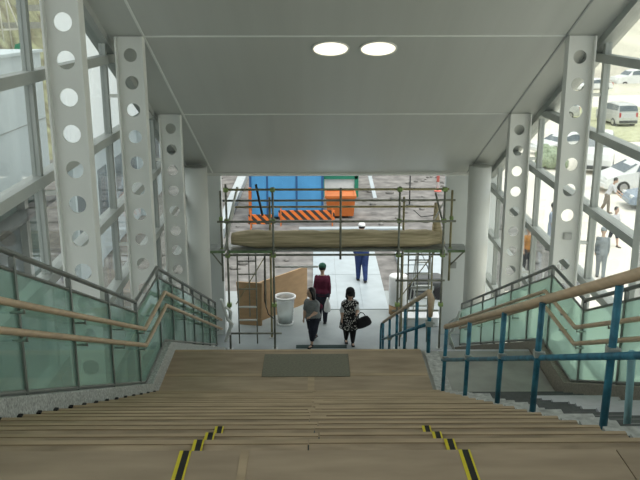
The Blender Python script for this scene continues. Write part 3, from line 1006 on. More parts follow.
# ---- near the foot of the stairs, beyond the opening
# brown plywood sheets propped up as a fence
tag(MB().hexa([(-2.15, 21.75, 0), (-1.55, 21.62, 0), (-1.52, 21.67, 0), (-2.12, 21.80, 0), (-2.22, 21.75, 1.25), (-1.50, 21.62, 1.25), (-1.47, 21.67, 1.25), (-2.19, 21.80, 1.25)]).build('plywood_sheet', 'board'),
    'small brown plywood sheet standing behind the left scaffold tower', 'plywood sheet')
tag(MB().hexa([(-1.66, 21.9, 0), (-0.28, 23.5, 0), (-0.32, 23.53, 0), (-1.70, 21.93, 0), (-1.66, 21.9, 1.15), (-0.28, 23.5, 1.15), (-0.32, 23.53, 1.15), (-1.70, 21.93, 1.15)]).build('plywood_sheet', 'board'),
    'long brown plywood sheet fence running away behind the white bin', 'plywood sheet')
# clear bin
root = empty('waste_bin', (-0.88, 21.8, 0), 0, 'translucent white waste bin with an open rim beside the plywood fence', 'bin')
MB().lathe([(0.20, 0.03), (0.27, 0.78), (0.265, 0.78), (0.195, 0.04)], n=28, cap=False).lathe([(0.20, 0.03), (0.01, 0.03)], n=28).build('tub', 'clear_plastic', root)
MB().lathe([(0.262, 0.76), (0.305, 0.77), (0.305, 0.82), (0.262, 0.82), (0.262, 0.76)], n=28, cap=False).build('rim', 'white_plastic', root)
MB().lathe([(0.205, 0.0), (0.225, 0.0), (0.225, 0.05), (0.205, 0.05), (0.205, 0)], n=28, cap=False).build('foot_ring', 'white_plastic', root)
MB().ell((0.0, 0, 0.2), (0.17, 0.17, 0.16), 12).build('liner_bag', 'white_plastic', root)
# drum
root = empty('wrapped_roll', (2.34, 22.6, 0), 0, 'tall white wrapped roll standing on a brown base near the walkway', 'roll')
MB().lathe([(0.25, 0.28), (0.265, 0.30), (0.265, 1.12), (0.25, 1.15), (0.12, 1.15)], n=28).build('wrapping', 'white_plastic', root)
MB().lathe([(0.255, 0.0), (0.255, 0.28)], n=28).build('base', 'board', root)
# stepladder
root = empty('stepladder', (3.0, 22.3, 0), 0, 'aluminium stepladder standing behind the right scaffold tower', 'ladder')
for s_ in (-1, 1):
    MB().bar((s_ * 0.30, -0.35, 0), (s_ * 0.18, 0, 2.0), 0.03, 0.06).build('stile', 'alu', root)
    MB().bar((s_ * 0.32, 0.5, 0), (s_ * 0.18, 0.03, 2.0), 0.025, 0.045).build('rear_leg', 'alu', root)
for k in range(1, 6):
    zz = 0.33 * k
    hw = 0.30 - 0.06 * zz
    MB().box(-hw, hw, -0.35 + 0.175 * zz - 0.05, -0.35 + 0.175 * zz + 0.05, zz - 0.015, zz + 0.015).build('step', 'alu', root)
MB().box(-0.2, 0.2, -0.06, 0.08, 2.0, 2.03).build('top_cap', 'alu', root)
# dark compressor
root = empty('site_machine', (3.25, 24.2, 0), 0, 'low dark site machine behind the stepladder', 'machine')
MB().loft([[(-0.7, -0.4, 0.2), (0.7, -0.4, 0.2), (0.7, 0.4, 0.2), (-0.7, 0.4, 0.2)], [(-0.7, -0.4, 0.5), (0.7, -0.4, 0.5), (0.7, 0.4, 0.5), (-0.7, 0.4, 0.5)],
          [(-0.6, -0.3, 0.62), (0.5, -0.3, 0.62), (0.5, 0.3, 0.62), (-0.6, 0.3, 0.62)]], sm=False).build('housing', 'dark', root, bevel=0.03)
for x in (-0.5, 0.5):
    for yy in (-0.42, 0.42):
        MB().loft([[(x + 0.2 * math.cos(a), yy + d, 0.2 + 0.2 * math.sin(a)) for a in [2 * math.pi * q / 16 for q in range(16)]] for d in (-0.06, 0.06)]).build('wheel', 'tyre', root)
MB().box(-0.4, 0.3, -0.42, -0.40, 0.28, 0.42).build('grille', 'steel', root)
MB().path([(0.7, -0.2, 0.4), (1.0, 0, 0.45), (0.7, 0.2, 0.4)], 0.025, 6).build('tow_bar', 'steel', root)
tag(MB().box(-0.55, 0.55, -0.3, 0.3, 0, 0.22).box(-0.6, 0.6, -0.35, 0.35, 0.22, 0.26).build('white_crate', 'white_plastic', loc=(2.95, 21.9, 0), bevel=0.015) if False else
    MB().box(-0.52, 0.52, -0.2, 0.2, 0, 0.24).box(-0.56, 0.56, -0.24, 0.24, 0.24, 0.28).build('low_crate', 'white_plastic', loc=(2.85, 21.72, 0), bevel=0.015),
    'low white crate on the floor between the roll and the right wall', 'crate')
root = empty('sheet_stack', (3.75, 27.0, -0.03), 0, 'low stack of white sheets lying on the site right of the walkway', 'sheets')
for i in range(2):
    for j in range(2):
        MB().box(-0.95 + i * 0.97, -0.02 + i * 0.97, -1.5 + j * 1.52, -0.02 + j * 1.52, 0.0, 0.12 + 0.02 * ((i + j) % 2)).build('sheet', 'sheet', root)
tag(MB().box(-0.66, 0.66, 20.02, 20.22, 0, 0.015).build('floor_mat', 'teal_mat', loc=(0.12, 0, 0), bevel=0.003), 'dark green strip mat on the floor at the foot of the stairs', 'mat')

# ================================================================== BUILDINGS AND POLES OUTSIDE
root = empty('white_clad_building', (-7.0, 20, 0), 0, 'long white clad building standing outside the left glass wall', 'building')
MB().box(-3.5, 0, -14, 1.6, 4.15, 7.45).build('upper_wall', 'cladding', root)
MB().box(-3.4, -0.35, -14, 1.5, 0.0, 4.15).build('shop_wall', 'shop', root)
for yy in (-12, -9, -6, -3, 0):
    MB().box(-0.35, -0.15, yy - 0.12, yy + 0.12, 0, 4.15).build('pillar', 'concrete', root)
for zz in (5.8,):
    MB().box(0, 0.012, -14, 1.6, zz - 0.015, zz + 0.015).build('joint_line', 'seam_dark', root)
for yy in (-10, -7, -4, -1):
    MB().box(-0.35, -0.32, yy - 1.1, yy + 1.1, 0.5, 3.3).build('shop_window', 'car_glass', root)
MB().box(-0.3, 0.15, -14, 1.5, 3.65, 3.75).build('canopy', 'dark', root)
MB().box(-3.6, 0.06, -14, 1.65, 7.45, 7.52).build('coping', 'cladding', root)
root = empty('pale_building', (-7.2, 23, 0), 0, 'taller bright white building farther off outside the left glass wall', 'building')
MB().prism_z([(0, 0.5), (0, 17), (-4.4, 17), (-0.25, 1.5)], 4.2, 8.6).build('upper_wall', 'bright_cladding', root)
MB().prism_z([(-0.3, 1.7), (-0.3, 16.9), (-4.2, 16.9)], 0, 4.2).build('lower_wall', 'cladding', root)
MB().prism_z([(0.06, 0.45), (0.06, 17.1), (-4.5, 17.1), (-0.3, 1.45)], 8.6, 8.70).build('coping', 'cladding', root)
for i in range(6):
    MB().box(-0.3, -0.27, 1.9 + i * 2.5, 3.7 + i * 2.5, 1.0, 3.2).build('window', 'car_glass', root)
    MB().box(-0.3, -0.1, 1.6 + i * 2.5, 1.8 + i * 2.5, 0, 4.2).build('pillar', 'cladding', root)
root = empty('pole_tripod', (-20.6, 58, 0), 0, 'tripod of tall pale poles on the hillside at the upper left', 'poles')
for a, c in (((-0.55, 0, 5.2), (-0.8, 0, 13)), ((-0.1, 0.3, 5.2), (-0.4, 0, 13)), ((1.1, 0, 5.5), (-1.3, 0, 13))):
    MB().tube(a, c, 0.055, 0.045, 8).build('pole', 'cream', root)
MB().bar((-1.6, 0.1, 7.2), (0.9, 0.1, 7.3), 0.05, 0.12).build('cross_bar', 'cream', root)
tag(MB().loft([[(-0.4, -0.3, 0), (0.4, -0.3, 0), (0.45, 0.3, 0), (-0.45, 0.3, 0)], [(-0.3, -0.2, 0.55), (0.25, -0.2, 0.7), (0.3, 0.2, 0.6), (-0.3, 0.2, 0.5)]], sm=False).build('tarpaulin_heap', 'hgreen', loc=(-19.9, 57.5, 5.75)),
    'green tarpaulin covered heap on the hillside beside the poles', 'tarpaulin')
for k, (yy, zz) in enumerate(((52.0, 4.9), (60.0, 7.4), (64.0, 8.6))):
    tag(MB().bar((-4.5, 0, 0), (3.0, 0.4, 0.1), 0.25, 0.45).build('retaining_beam', 'concrete', loc=(-21.0 - k, yy, zz)),
        ('lowest', 'middle', 'highest')[k] + ' of three pale concrete retaining beams on the hillside at left', 'retaining beam', 'retaining beams')


def house(x, yy, zz, w_, d_, h_, lb, m='cream', rz=0):
    root = empty('house', (x, yy, zz), rz, lb, 'house', 'pale houses on the far hillside')
    MB().box(-w_ / 2, w_ / 2, -d_ / 2, d_ / 2, -4, h_).build('wall', m, root)
    MB().prism_y([(-w_ / 2 - 0.4, h_), (w_ / 2 + 0.4, h_), (0, h_ + w_ * 0.25)], -d_ / 2 - 0.4, d_ / 2 + 0.4).build('roof', 'roof', root)
    for i in range(3):
        for j in range(max(1, int(h_ / 2.8))):
            cx = -w_ / 2 + w_ * (i + 0.5) / 3
            MB().box(cx - 0.5, cx + 0.5, -d_ / 2 - 0.04, -d_ / 2, 0.9 + j * 2.8, 2.2 + j * 2.8).build('window', 'car_glass', root)
    MB().box(w_ * 0.15, w_ * 0.15 + 0.9, -d_ / 2 - 0.05, -d_ / 2, 0, 2.1).build('door', 'roof', root)


house(50, 135, 5, 9, 7, 6, 'pale house nearest the top right corner of the picture', 'cream', R(-15))
house(38, 128, 4, 7, 6, 3.2, 'low pale house on the hillside beside the ceiling edge', 'cream', R(-10))
house(58, 150, 9, 9, 7, 6, 'pale house higher up the hillside at the right', 'cladding', R(-20))
house(45, 160, 13, 8, 7, 5.5, 'small white house high on the hillside', 'cladding', R(-12))
house(66, 170, 16, 9, 7, 5.5, 'topmost pale house on the hillside at right', 'cream', R(-18))


# ================================================================== CARS
def car(name, label, loc, rz, body, L=4.4, W=1.7, H=1.5, style='van', cat='car'):
    root = empty(name, loc, rz, label, cat, 'vehicles in the parking lot')
    # side outline stations: x (front = -L/2), belt height, roof height
    if style == 'van':
        st = [(-0.5, 0.55, 0.55), (-0.47, 0.72, 0.72), (-0.33, 0.92, 0.92), (-0.14, 1.0, 1.38), (-0.02, 1.0, 1.5), (0.25, 1.0, 1.5), (0.42, 1.0, 1.42), (0.48, 0.98, 1.0), (0.5, 0.6, 0.6)]
    elif style == 'suv':
        st = [(-0.5, 0.6, 0.6), (-0.47, 0.85, 0.85), (-0.25, 0.98, 0.98), (-0.12, 1.03, 1.42), (0.0, 1.03, 1.52), (0.3, 1.03, 1.52), (0.44, 1.03, 1.46), (0.485, 1.0, 1.02), (0.5, 0.6, 0.6)]
    else:
        st = [(-0.5, 0.5, 0.5), (-0.47, 0.68, 0.68), (-0.25, 0.85, 0.85), (-0.1, 0.9, 1.25), (0.02, 0.9, 1.42), (0.18, 0.9, 1.42), (0.33, 0.92, 1.0), (0.46, 0.9, 0.9), (0.5, 0.5, 0.5)]
    k = H / 1.5
    rings = []
    for fx, bz, rf in st:
        x = fx * L
        wb = W / 2 * (0.86 if abs(fx) > 0.49 else (0.95 if abs(fx) > 0.46 else 1))
        wr = wb * (0.80 if rf > bz + 0.1 else 0.93)
        bz, rf = bz * k, rf * k
        rings.append([(x, -wb * 0.95, 0.24), (x, -wb, 0.42), (x, -wb, bz), (x, -wr, rf - 0.03 if rf > bz + .01 else rf), (x, -wr * 0.6, rf + 0.02), (x, wr * 0.6, rf + 0.02),
                      (x, wr, rf - 0.03 if rf > bz + .01 else rf), (x, wb, bz), (x, wb, 0.42), (x, wb * 0.95, 0.24)])
    MB().loft(rings, sm=False).build('body', body, root, bevel=0.03)
    A = [i for i, q in enumerate(st) if q[2] > q[1] + 0.05]
    i0, i1 = A[0], A[-1]
    f = rings

    def lerp(a, b_, t_):
        return Vector(a).lerp(Vector(b_), t_)
    # side windows
    for s_, bi, ri in ((-1, 2, 3), (1, 7, 6)):
        poly = [lerp(f[i0][bi], f[i0][ri], 0.12) + Vector((0.06, 0, 0))]
        poly = []
        a0 = lerp(f[i0 - 1][bi], f[i0][bi], 0.75)
        poly.append(Vector(a0) + Vector((0, 0, 0.04)))
        poly.append(lerp(f[i0][bi], f[i0][ri], 0.85))
        for q in range(i0 + 1, i1 + 1):
            poly.append(lerp(f[q][bi], f[q][ri], 0.85))
        poly.append(lerp(f[i1][bi], f[i1][ri], 0.12))
        d = Vector((0, s_ * 0.012, 0))
        MB().extr([p + d for p in poly], d).build('side_window', 'car_glass', root)
    # windscreen and rear window
    for a, b_, nm_ in ((i0 - 1, i0, 'windscreen'), (i1, min(i1 + 1, len(st) - 1), 'rear_window')):
        lo, hi = (a, b_) if nm_ == 'windscreen' else (b_, a)
        p = [lerp(f[lo][4], f[hi][4], 0.12), lerp(f[lo][5], f[hi][5], 0.12), lerp(f[lo][6], f[hi][6], 0.85), lerp(f[lo][5], f[hi][5], 0.88),
             lerp(f[lo][4], f[hi][4], 0.88), lerp(f[lo][3], f[hi][3], 0.85)]
        p = [lerp(f[lo][3], f[hi][3], 0.10), lerp(f[lo][6], f[hi][6], 0.10), lerp(f[lo][6], f[hi][6], 0.88), lerp(f[lo][3], f[hi][3], 0.88)]
        n_ = (p[1] - p[0]).cross(p[3] - p[0]).normalized()
        if (n_.x > 0) != (nm_ == 'rear_window'):
            n_ = -n_
        p = [q + n_ * 0.022 for q in p]
        MB().extr(p, n_ * 0.012).build(nm_, 'car_glass', root)
    for fx in (-0.31, 0.30):
        for s_ in (-1, 1):
            yy = s_ * (W / 2 - 0.09)
            wr_ = 0.32
            prof_ = lambda r_, d: [(fx * L + r_ * math.cos(a), yy + d, wr_ + r_ * math.sin(a)) for a in [2 * math.pi * q / 20 for q in range(20)]]
            wh = MB().loft([prof_(0.29, -0.11), prof_(wr_, -0.08), prof_(wr_, 0.08), prof_(0.29, 0.11)]).build('wheel', 'tyre', root)
            MB().loft([prof_(0.20, s_ * 0.10), prof_(0.19, s_ * 0.125)]).build('rim', 'rim', wh)
    for s_ in (-1, 1):
        MB().box(-L * 0.487, -L * 0.455, s_ * W * 0.33 - 0.16, s_ * W * 0.33 + 0.16, 0.60 * k, 0.72 * k).build('headlight', 'lens', root, bevel=0.01)
        MB().box(L * 0.478, L * 0.498, s_ * W * 0.40 - 0.07, s_ * W * 0.40 + 0.07, 0.62 * k, 0.95 * k).build('tail_light', 'red_lens', root, bevel=0.01)
    for sx_ in (-1, 1):
        MB().box(sx_ * L * 0.5 - 0.06, sx_ * L * 0.5 + 0.06, -W * 0.43, W * 0.43, 0.30, 0.5).build('bumper', 'dark' if style == 'suv' else body, root, bevel=0.03)
    return root


car('minivan', 'white minivan parked side on beyond the right glass wall', (15.95, 39.6, -0.02), R(4), 'car_white', 4.5, 1.7, 1.6, 'van')
car('hatchback', 'dark blue car in front of the white minivan at the right edge', (15.75, 35.9, -0.02), R(-4), 'car_blue', 4.0, 1.65, 1.35, 'sedan')
car('offroad_car', 'silver off-road car seen from behind at the upper right', (23.1, 64.0, -0.02), R(-83), 'car_silver', 3.9, 1.65, 1.7, 'suv')
car('sedan', 'small white car half hidden by the right perforated columns', (15.2, 50.5, -0.02), R(20), 'car_white', 4.1, 1.65, 1.4, 'sedan')
car('wagon', 'grey car far off beside the sloping ceiling edge', (19.0, 67.5, -0.02), R(5), 'car_silver', 4.3, 1.7, 1.55, 'van')
car('box_van', 'white van behind the nearer right column', (15.6, 45.5, -0.02), R(70), 'car_white', 4.4, 1.7, 1.95, 'suv')
car('pickup', 'white vehicle far away under the houses at the right', (35.5, 94.0, 0.2), R(10), 'car_white', 5.0, 1.9, 1.9, 'suv')
car('saloon', 'pale saloon parked far off left of the white vehicle', (29.5, 90.0, 0.1), R(15), 'car_white', 4.4, 1.7, 1.4, 'sedan')
# hedge
mb = MB()
for i in range(50):
    rr = random.Random(i)
    mb.ell((rr.uniform(-0.6, 0.6), rr.uniform(-0.5, 0.5), rr.uniform(0.3, 0.95)), [rr.uniform(0.2, 0.4)] * 3, 8)
tag(mb.build('shrub', 'leaf', loc=(13.0, 45.5, -0.02)), 'green round shrub behind the nearer right column', 'shrub')
root = empty('low_railing', (7.2, 24.2, -0.02), R(50), 'thin grey pipe railing outside by the right glass wall', 'railing')
for x in (-0.6, 0.6):
    MB().tube((x, 0, 0), (x, 0, 0.9), 0.025, n=8).build('post', 'alu', root)
MB().tube((-0.6, 0, 0.9), (0.6, 0, 0.9), 0.025, n=8).build('top_rail', 'alu', root)
MB().tube((-0.6, 0, 0.5), (0.6, 0, 0.5), 0.02, n=8).build('mid_rail', 'alu', root)


# ================================================================== PEOPLE
def bake(mb, name, m, parent, voxel, smooth=4):
    o = mb.build(name + '_raw', m)
    o.name = name
    r = o.modifiers.new('remesh', 'REMESH')
    r.mode = 'VOXEL'
    r.voxel_size = voxel
    r.use_smooth_shade = True
    s = o.modifiers.new('smooth', 'SMOOTH')
    s.factor = 0.5
    s.iterations = smooth
    dg = bpy.context.evaluated_depsgraph_get()
    me = bpy.data.meshes.new_from_object(o.evaluated_get(dg))
    me.name = name
    old = o.data
    o.modifiers.clear()
    o.data = me
    bpy.data.meshes.remove(old)
    if parent:
        o.parent = parent
    return o


def chain(mb, pts, rad, n=12):
    for i, (p, r) in enumerate(zip(pts, rad)):
        mb.ell(p, (r, r, r), 10)
        if i:
            mb.tube(pts[i - 1], p, rad[i - 1], r, n)


def ring_at(c, rx, ry, rot, n=16):
    return [Vector(c) + rot @ Vector((rx * math.cos(t_), ry * math.sin(t_), 0)) for t_ in [2 * math.pi * q / n for q in range(n)]]


def person(label, loc, rz, H=1.65, lean=0, legs=((10, 5), (-10, 15)), arms=((5, 10, 15), (5, 10, 15)), head=(0, 0), outfit=None, female=False, voxel=0.010, bulk=1.0, hs=1.1):
    """faces -Y at rz = 0; legs: (left, right) of (swing, knee); arms: (forward, outward, elbow)."""
    of = dict(top='grey_cloth', sleeve=0.6, bottom='navy_cloth', leg_len=1.0, shoe='black', hair='short', dress=None, hat=None)
    of.update(outfit or {})
    ln = R(lean)
    F, X, Z = Vector((0, -1, 0)), Vector((1, 0, 0)), Vector((0, 0, 1))
    sp = (Z * math.cos(ln) + F * math.sin(ln)).normalized()
    hip = Vector((0, 0, 0.52 * H))
    J = {}
    low = 9
    for s_, (sw, kn), nm_ in ((1, legs[0], 'L'), (-1, legs[1], 'R')):
        h = hip + X * s_ * 0.052 * H
        a = R(sw)
        k = h + (F * math.sin(a) - Z * math.cos(a)) * 0.25 * H
        a2 = R(sw - kn)
        an = k + (F * math.sin(a2) - Z * math.cos(a2)) * 0.228 * H
        J['h' + nm_], J['k' + nm_], J['a' + nm_] = h, k, an
        low = min(low, an.z)
    dz = 0.042 * H - low
    for key in J:
        J[key] = J[key] + Z * dz
    hip = hip + Z * dz
    sw_ = 0.088 if female else 0.098
    sh_c = hip + sp * 0.295 * H
    neck = sh_c + sp * 0.03 * H
    hp = R(lean * 0.6 + head[0])
    hd = (Z * math.cos(hp) + F * math.sin(hp)).normalized()
    hc = neck + sp * 0.03 * H + hd * 0.075 * H * (0.4 + 0.6 * hs)
    HH = H * hs
    hrot = Matrix.Rotation(R(head[1]), 3, 'Z') @ Matrix.Rotation(hp, 3, 'X')
    for s_, (fw, ab, el), nm_ in ((1, arms[0], 'L'), (-1, arms[1], 'R')):
        s0 = sh_c + X * s_ * sw_ * H - sp * 0.012 * H
        a, b_ = R(fw + lean * 0.3), R(ab)
        ud = X * s_ * math.sin(b_) + (F * math.sin(a) - Z * math.cos(a)) * math.cos(b_)
        e = s0 + ud * 0.17 * H
        a2 = a + R(el)
        inn = -0.25 if el > 40 else -0.02
        fd = (X * s_ * inn + X * s_ * math.sin(b_) * 0.3 + (F * math.sin(a2) - Z * math.cos(a2))).normalized()
        wv = e + fd * 0.145 * H
        J['s' + nm_], J['e' + nm_], J['w' + nm_], J['f' + nm_] = s0, e, wv, fd
    srot = Matrix.Rotation(ln, 3, 'X')

    def torso(mb, k=1.0, top=True, zlo=-0.03):
        w_, d_ = (0.094, 0.062) if female else (0.102, 0.066)
        secs = [(zlo, 0.088, 0.066), (0.03, 0.094, 0.068), (0.09, 0.078 if female else 0.088, 0.056), (0.16, 0.086, 0.062), (0.22, w_, d_), (0.265, w_ * 0.96, d_ * 0.85), (0.295, w_ * 0.74, d_ * 0.66), (0.315, w_ * 0.42, d_ * 0.5)]
        mb.loft([ring_at(hip + sp * z_ * H, rx * H * k * bulk, ry * H * k * bulk, srot) for z_, rx, ry in secs])

    # ---- body
    mb = MB()
    torso(mb, 0.93)
    chain(mb, [neck - sp * 0.02 * H, neck + hd * 0.03 * H, hc - hd * 0.03 * H], [0.034 * H, 0.031 * H, 0.033 * H])
    mb.ell(hc, (0.045 * HH, 0.056 * HH, 0.066 * HH), 16, hrot)
    mb.ell(hc + hrot @ Vector((0, -0.018, -0.032)) * HH, (0.034 * HH, 0.038 * HH, 0.034 * HH), 12, hrot)          # jaw
    mb.ell(hc + hrot @ Vector((0, -0.058, -0.008)) * HH, (0.0075 * HH, 0.011 * HH, 0.014 * HH), 8, hrot)          # nose
    for s_ in (-1, 1):
        mb.ell(hc + hrot @ Vector((s_ * 0.046, 0.004, -0.005)) * HH, (0.006 * HH, 0.011 * HH, 0.018 * HH), 8, hrot)  # ears
    for s_, n_ in ((1, 'L'), (-1, 'R')):
        chain(mb, [J['h' + n_], J['h' + n_].lerp(J['k' + n_], 0.5), J['k' + n_], J['k' + n_].lerp(J['a' + n_], 0.35), J['a' + n_]],
              [0.056 * H, 0.047 * H, 0.034 * H, 0.034 * H, 0.021 * H])
        mb.ell(J['a' + n_] + F * 0.04 * H - Z * 0.022 * H, (0.026 * H, 0.07 * H, 0.02 * H), 10)
        chain(mb, [J['s' + n_], J['s' + n_].lerp(J['e' + n_], 0.5), J['e' + n_], J['e' + n_].lerp(J['w' + n_], 0.3), J['w' + n_]],
              [0.026 * H, 0.026 * H * bulk, 0.023 * H * bulk, 0.023 * H * bulk, 0.015 * H])
        # hand: palm, four fingers and a thumb
        fd, wv = J['f' + n_], J['w' + n_]
        pside = X * -s_
        across = fd.cross(pside).normalized()
        pc_ = wv + fd * 0.026 * H
        chain(mb, [wv, pc_ + across * 0.006 * H, pc_ + fd * 0.018 * H], [0.0135 * H, 0.0165 * H, 0.0165 * H])
        for q, ll in enumerate((0.036, 0.042, 0.040, 0.031)):
            b0 = pc_ + fd * 0.016 * H + across * (0.0155 - q * 0.0105) * H
            p1 = b0 + (fd * 0.85 + pside * 0.2) * ll * 0.55 * H
            p2 = p1 + (fd * 0.6 + pside * 0.6) * ll * 0.5 * H
            chain(mb, [b0, p1, p2], [0.0058 * H, 0.0055 * H, 0.0048 * H], 8)
        b0 = wv + fd * 0.012 * H + across * 0.010 * H
        p1 = b0 + (fd * 0.55 + across * 0.8) * 0.024 * H
        chain(mb, [b0, p1, p1 + (fd * 0.9 + pside * 0.3) * 0.02 * H], [0.0075 * H, 0.0065 * H, 0.0055 * H], 8)
    body = bake(mb, 'person', 'skin', None, voxel * 0.8)
    tag(body, label, 'person')
    # ---- clothes
    if of['top']:
        mb = MB()
        torso(mb, 1.10, zlo=-0.04 if not of['dress'] else 0.0)
        for s_, n_ in ((1, 'L'), (-1, 'R')):
            L_ = of['sleeve']
            pts = [J['s' + n_], J['s' + n_].lerp(J['e' + n_], min(1, L_ * 2) * 0.98)]
            rad = [0.036 * H, 0.033 * H * bulk]
            if L_ > 0.5:
                pts += [J['e' + n_].lerp(J['w' + n_], (L_ - 0.5) * 2 * 0.96)]
                rad = [0.037 * H, 0.030 * H * bulk, 0.024 * H * bulk]
            chain(mb, pts, rad)
        bake(mb, 'shirt', of['top'], body, voxel)
    if of['bottom']:
        mb = MB()
        mb.loft([ring_at(hip + sp * z_ * H, rx * H * bulk, ry * H * bulk, srot) for z_, rx, ry in ((-0.06, 0.07, 0.06), (-0.02, 0.101, 0.075), (0.04, 0.098, 0.072), (0.07, 0.09, 0.064))])
        for n_ in 'LR':
            tq = of['leg_len']
            fl = 1.25 if of.get('wide') else 1.0
            pts = [J['h' + n_], J['h' + n_].lerp(J['k' + n_], 0.5), J['k' + n_], J['k' + n_].lerp(J['a' + n_], min(1, max(0.12, (tq - 0.5) * 2) * 0.99))]
            chain(mb, pts, [0.064 * H * bulk, 0.055 * H * bulk, 0.044 * H * fl * bulk, (0.040 if tq < 0.8 else 0.035) * H * fl])
        bake(mb, 'trousers', of['bottom'], body, voxel)
    if of['dress']:
        mb = MB()
        torso(mb, 1.14, zlo=-0.02)
        mb.loft([ring_at(hip + Z * z_ * H, rx * H * bulk, ry * H * bulk, Matrix.Identity(3)) for z_, rx, ry in ((-0.21, 0.125, 0.11), (-0.12, 0.118, 0.10), (-0.04, 0.108, 0.085), (0.04, 0.10, 0.075), (0.1, 0.085, 0.062))])
        bake(mb, 'dress', of['dress'], body, voxel)
    for n_ in 'LR':
        mb = MB()
        a_ = J['a' + n_]
        mb.ell(a_ + F * 0.04 * H - Z * 0.026 * H, (0.030 * H, 0.078 * H, 0.019 * H), 12)
        mb.ell(a_ + F * 0.0 * H - Z * 0.012 * H, (0.027 * H, 0.034 * H, 0.03 * H), 10)
        mb.box(a_.x - 0.028 * H, a_.x + 0.028 * H, a_.y - 0.112 * H, a_.y + 0.035 * H, a_.z - 0.0418 * H, a_.z - 0.030 * H)
        bake(mb, 'shoe', of['shoe'], body, voxel * 0.8, 2)
    # ---- hair or hat
    if of['hair']:
        mb = MB()
        mb.ell(hc + hrot @ Vector((0, 0.010, 0.014)) * HH, (0.051 * HH, 0.055 * HH, 0.060 * HH), 16, hrot)
        if of['hair'] in ('long', 'bob'):
            ll = 0.10 if of['hair'] == 'long' else 0.05
            mb.loft([ring_at(hc + hrot @ Vector((0, 0.016, z_)) * HH, rx * HH, ry * HH, hrot) for z_, rx, ry in ((0.04, 0.048, 0.046), (0.0, 0.054, 0.044), (-0.04, 0.054, 0.038), (-0.05 - ll, 0.044, 0.026))])
            for s_ in (-1, 1):
                chain(mb, [hc + hrot @ Vector((s_ * 0.045, -0.012, 0.02)) * HH, hc + hrot @ Vector((s_ * 0.049, -0.008, -0.05)) * HH], [0.014 * HH, 0.013 * HH])
        bake(mb, 'hair', 'hair', body, voxel)
    if of['hat']:
        mb = MB()
        mb.ell(hc + hrot @ Vector((0, 0.004, 0.028)) * HH, (0.056 * HH, 0.064 * HH, 0.050 * HH), 16, hrot)
        if of.get('brim'):
            mb.ell(hc + hrot @ Vector((0, -0.05, 0.018)) * HH, (0.046 * HH, 0.045 * HH, 0.008 * HH), 12, hrot)
        bake(mb, 'hat', of['hat'], body, voxel * 0.8)
    for s_ in (-1, 1):
        MB().ell(hc + hrot @ Vector((s_ * 0.018, -0.0515, 0.004)) * HH, (0.007 * HH, 0.005 * HH, 0.0045 * HH), 8).build('eye', 'eye', body)
    MB().ell(hc + hrot @ Vector((0, -0.0545, -0.034)) * HH, (0.014 * HH, 0.004 * HH, 0.005 * HH), 8).build('mouth', 'lip', body)
    body.location = loc
    body.rotation_euler = (0, 0, rz)
    rm = Matrix.Rotation(rz, 3, 'Z')
    J2 = {k_: rm @ v_ + Vector(loc) for k_, v_ in J.items()}
    J2['hip'] = rm @ hip + Vector(loc)
    J2['fwd'] = rm @ F
    return body, J2


# woman in a grey top, turned to the left of the picture
pA, jA = person('woman in grey T-shirt and dark cropped trousers, head turned left, at the stair foot', (-0.10, 20.34, 0), R(-28), 1.55, 8, ((24, 14), (-16, 22)), ((12, 6, 62), (4, 8, 12)), (4, -30),
       dict(top='grey_cloth', sleeve=0.42, bottom='navy_cloth', leg_len=0.8, hair='bob', shoe='black', wide=True), True, bulk=1.45, hs=1.3)
# woman in black patterned dress
pB, jB = person('woman in black patterned dress with dark hat and pale sleeves at the stair foot', (0.86, 20.30, 0), R(4), 1.50, 4, ((8, 6), (-6, 12)), ((22, 12, 68), (4, 16, 10)), (16, 0),
       dict(top='pale_grey_cloth', sleeve=0.5, bottom='black_cloth', leg_len=0.95, hair='bob', shoe='black', dress='floral', hat='black_cloth', brim=True), True, bulk=1.48, hs=1.4)
mb = MB()
mb.loft([ring_at((0, 0, z_), rx, ry, Matrix.Identity(3), 20) for z_, rx, ry in ((-0.24, 0.20, 0.07), (-0.20, 0.24, 0.10), (-0.08, 0.23, 0.10), (0.02, 0.18, 0.07), (0.04, 0.13, 0.03))])
hb = empty('handbag', (1.17, 19.96, 0.84), 0, 'large black handbag held by the woman in the patterned dress', 'bag')
hb.rotation_euler = (0, R(-18), R(15))
hb.scale = (0.86, 0.9, 0.95)
mb.build('pouch', 'black_cloth', hb)
MB().path([(-0.12, 0, 0.02), (-0.08, 0, 0.14), (0.0, 0, 0.19), (0.08, 0, 0.14), (0.12, 0, 0.02)], 0.012, 8).build('handle', 'black_cloth', hb)
mb = MB()
mb.ell((0, 0, 0), (0.10, 0.05, 0.09), 14)
hb = empty('shoulder_bag', (0.06, 20.28, 1.06), 0, 'small dark red bag under the arm of the woman in grey', 'bag')
mb.build('pouch', 'maroon', hb)
MB().path([(-0.07, 0, 0.06), (-0.02, 0.01, 0.16), (0.05, 0.01, 0.15), (0.08, 0, 0.06)], 0.008, 6).build('strap', 'black_cloth', hb)
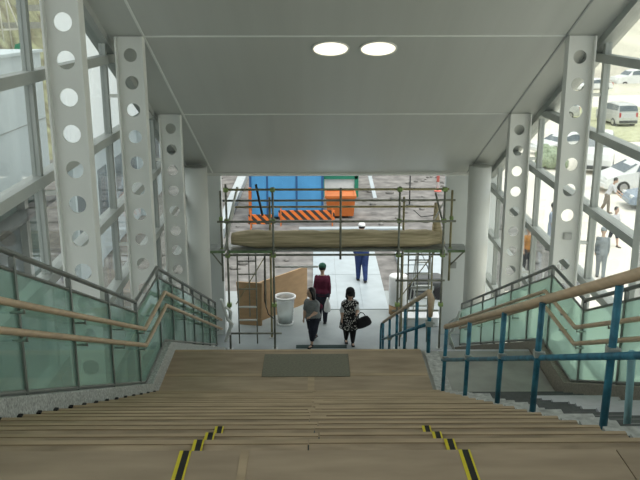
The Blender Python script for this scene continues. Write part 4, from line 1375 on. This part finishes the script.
# man in maroon, back to the camera
pC, jC = person('man in maroon top and green cap walking away from the stairs', (0.16, 21.95, 0), R(176), 1.64, 3, ((9, 4), (-9, 14)), ((-4, 8, 14), (-14, 6, 28)), (6, 0),
       dict(top='maroon', sleeve=0.95, bottom='navy_cloth', leg_len=1.0, hair='short', shoe='black', hat='cap_green'), bulk=1.25, hs=1.2)
mb = MB()
mb.loft([ring_at((0, 0, z_), rx, ry, Matrix.Identity(3), 16) for z_, rx, ry in ((-0.42, 0.07, 0.05), (-0.38, 0.10, 0.07), (-0.2, 0.085, 0.06), (-0.05, 0.03, 0.025), (0.0, 0.02, 0.02))])
tag(mb.build('carrier_bag', 'white_plastic', loc=(0.30, 21.70, 0.80)), 'white plastic carrier bag held by the man in maroon', 'bag')
# person in blue with a white helmet
person('person in blue trousers and white helmet walking along the white walkway', (1.45, 25.5, 0.03), R(185), 1.88, 4, ((6, 2), (-8, 12)), ((-4, 6, 12), (6, 6, 14)), (4, 0),
       dict(top='blue_cloth', sleeve=0.95, bottom='blue_cloth', leg_len=1.0, hair='short', shoe='black', hat='white_plastic', brim=True), bulk=1.2)
# people outside the right glass wall
person('man in light grey suit standing outside the right glass wall', (9.3, 25.9, -0.02), R(165), 1.66, 3, ((6, 2), (-6, 6)), ((4, 6, 12), (4, 6, 12)), (8, 0),
       dict(top='suit', sleeve=0.97, bottom='suit', leg_len=1.0, hair=None, hat='suit', shoe='black'), voxel=0.013)
person('man in pale blue shirt standing outside between the two right columns', (8.55, 29.2, -0.02), R(60), 1.74, 2, ((4, 2), (-4, 4)), ((8, 6, 20), (4, 6, 12)), (8, 0),
       dict(top='pale_cloth', sleeve=0.5, bottom='pale_cloth', leg_len=1.0, hair='short', shoe='black'), voxel=0.013)
person('person in white shirt and brown trousers bending over near the blue car', (12.5, 34.8, -0.02), R(70), 1.62, 24, ((10, 8), (-12, 14)), ((28, 6, 20), (20, 6, 20)), (10, 0),
       dict(top='white_cloth', sleeve=0.5, bottom='khaki', leg_len=1.0, hair='short', shoe='black'), voxel=0.013)
person('person in white shirt and dark shorts walking outside the right glass', (11.0, 29.6, -0.02), R(30), 1.5, 2, ((14, 6), (-14, 18)), ((10, 8, 16), (-6, 8, 14)), (6, 0),
       dict(top='white_cloth', sleeve=0.45, bottom='navy_cloth', leg_len=0.5, hair='short', shoe='black'), voxel=0.013)
person('worker in dark clothes with an orange vest outside the far right glass', (7.0, 26.4, -0.02), R(10), 1.6, 2, ((4, 2), (-4, 4)), ((8, 6, 20), (4, 6, 12)), (4, 0),
       dict(top='vest', sleeve=0.3, bottom='navy_cloth', leg_len=1.0, hair='short', shoe='black', hat='navy_cloth'), voxel=0.013)
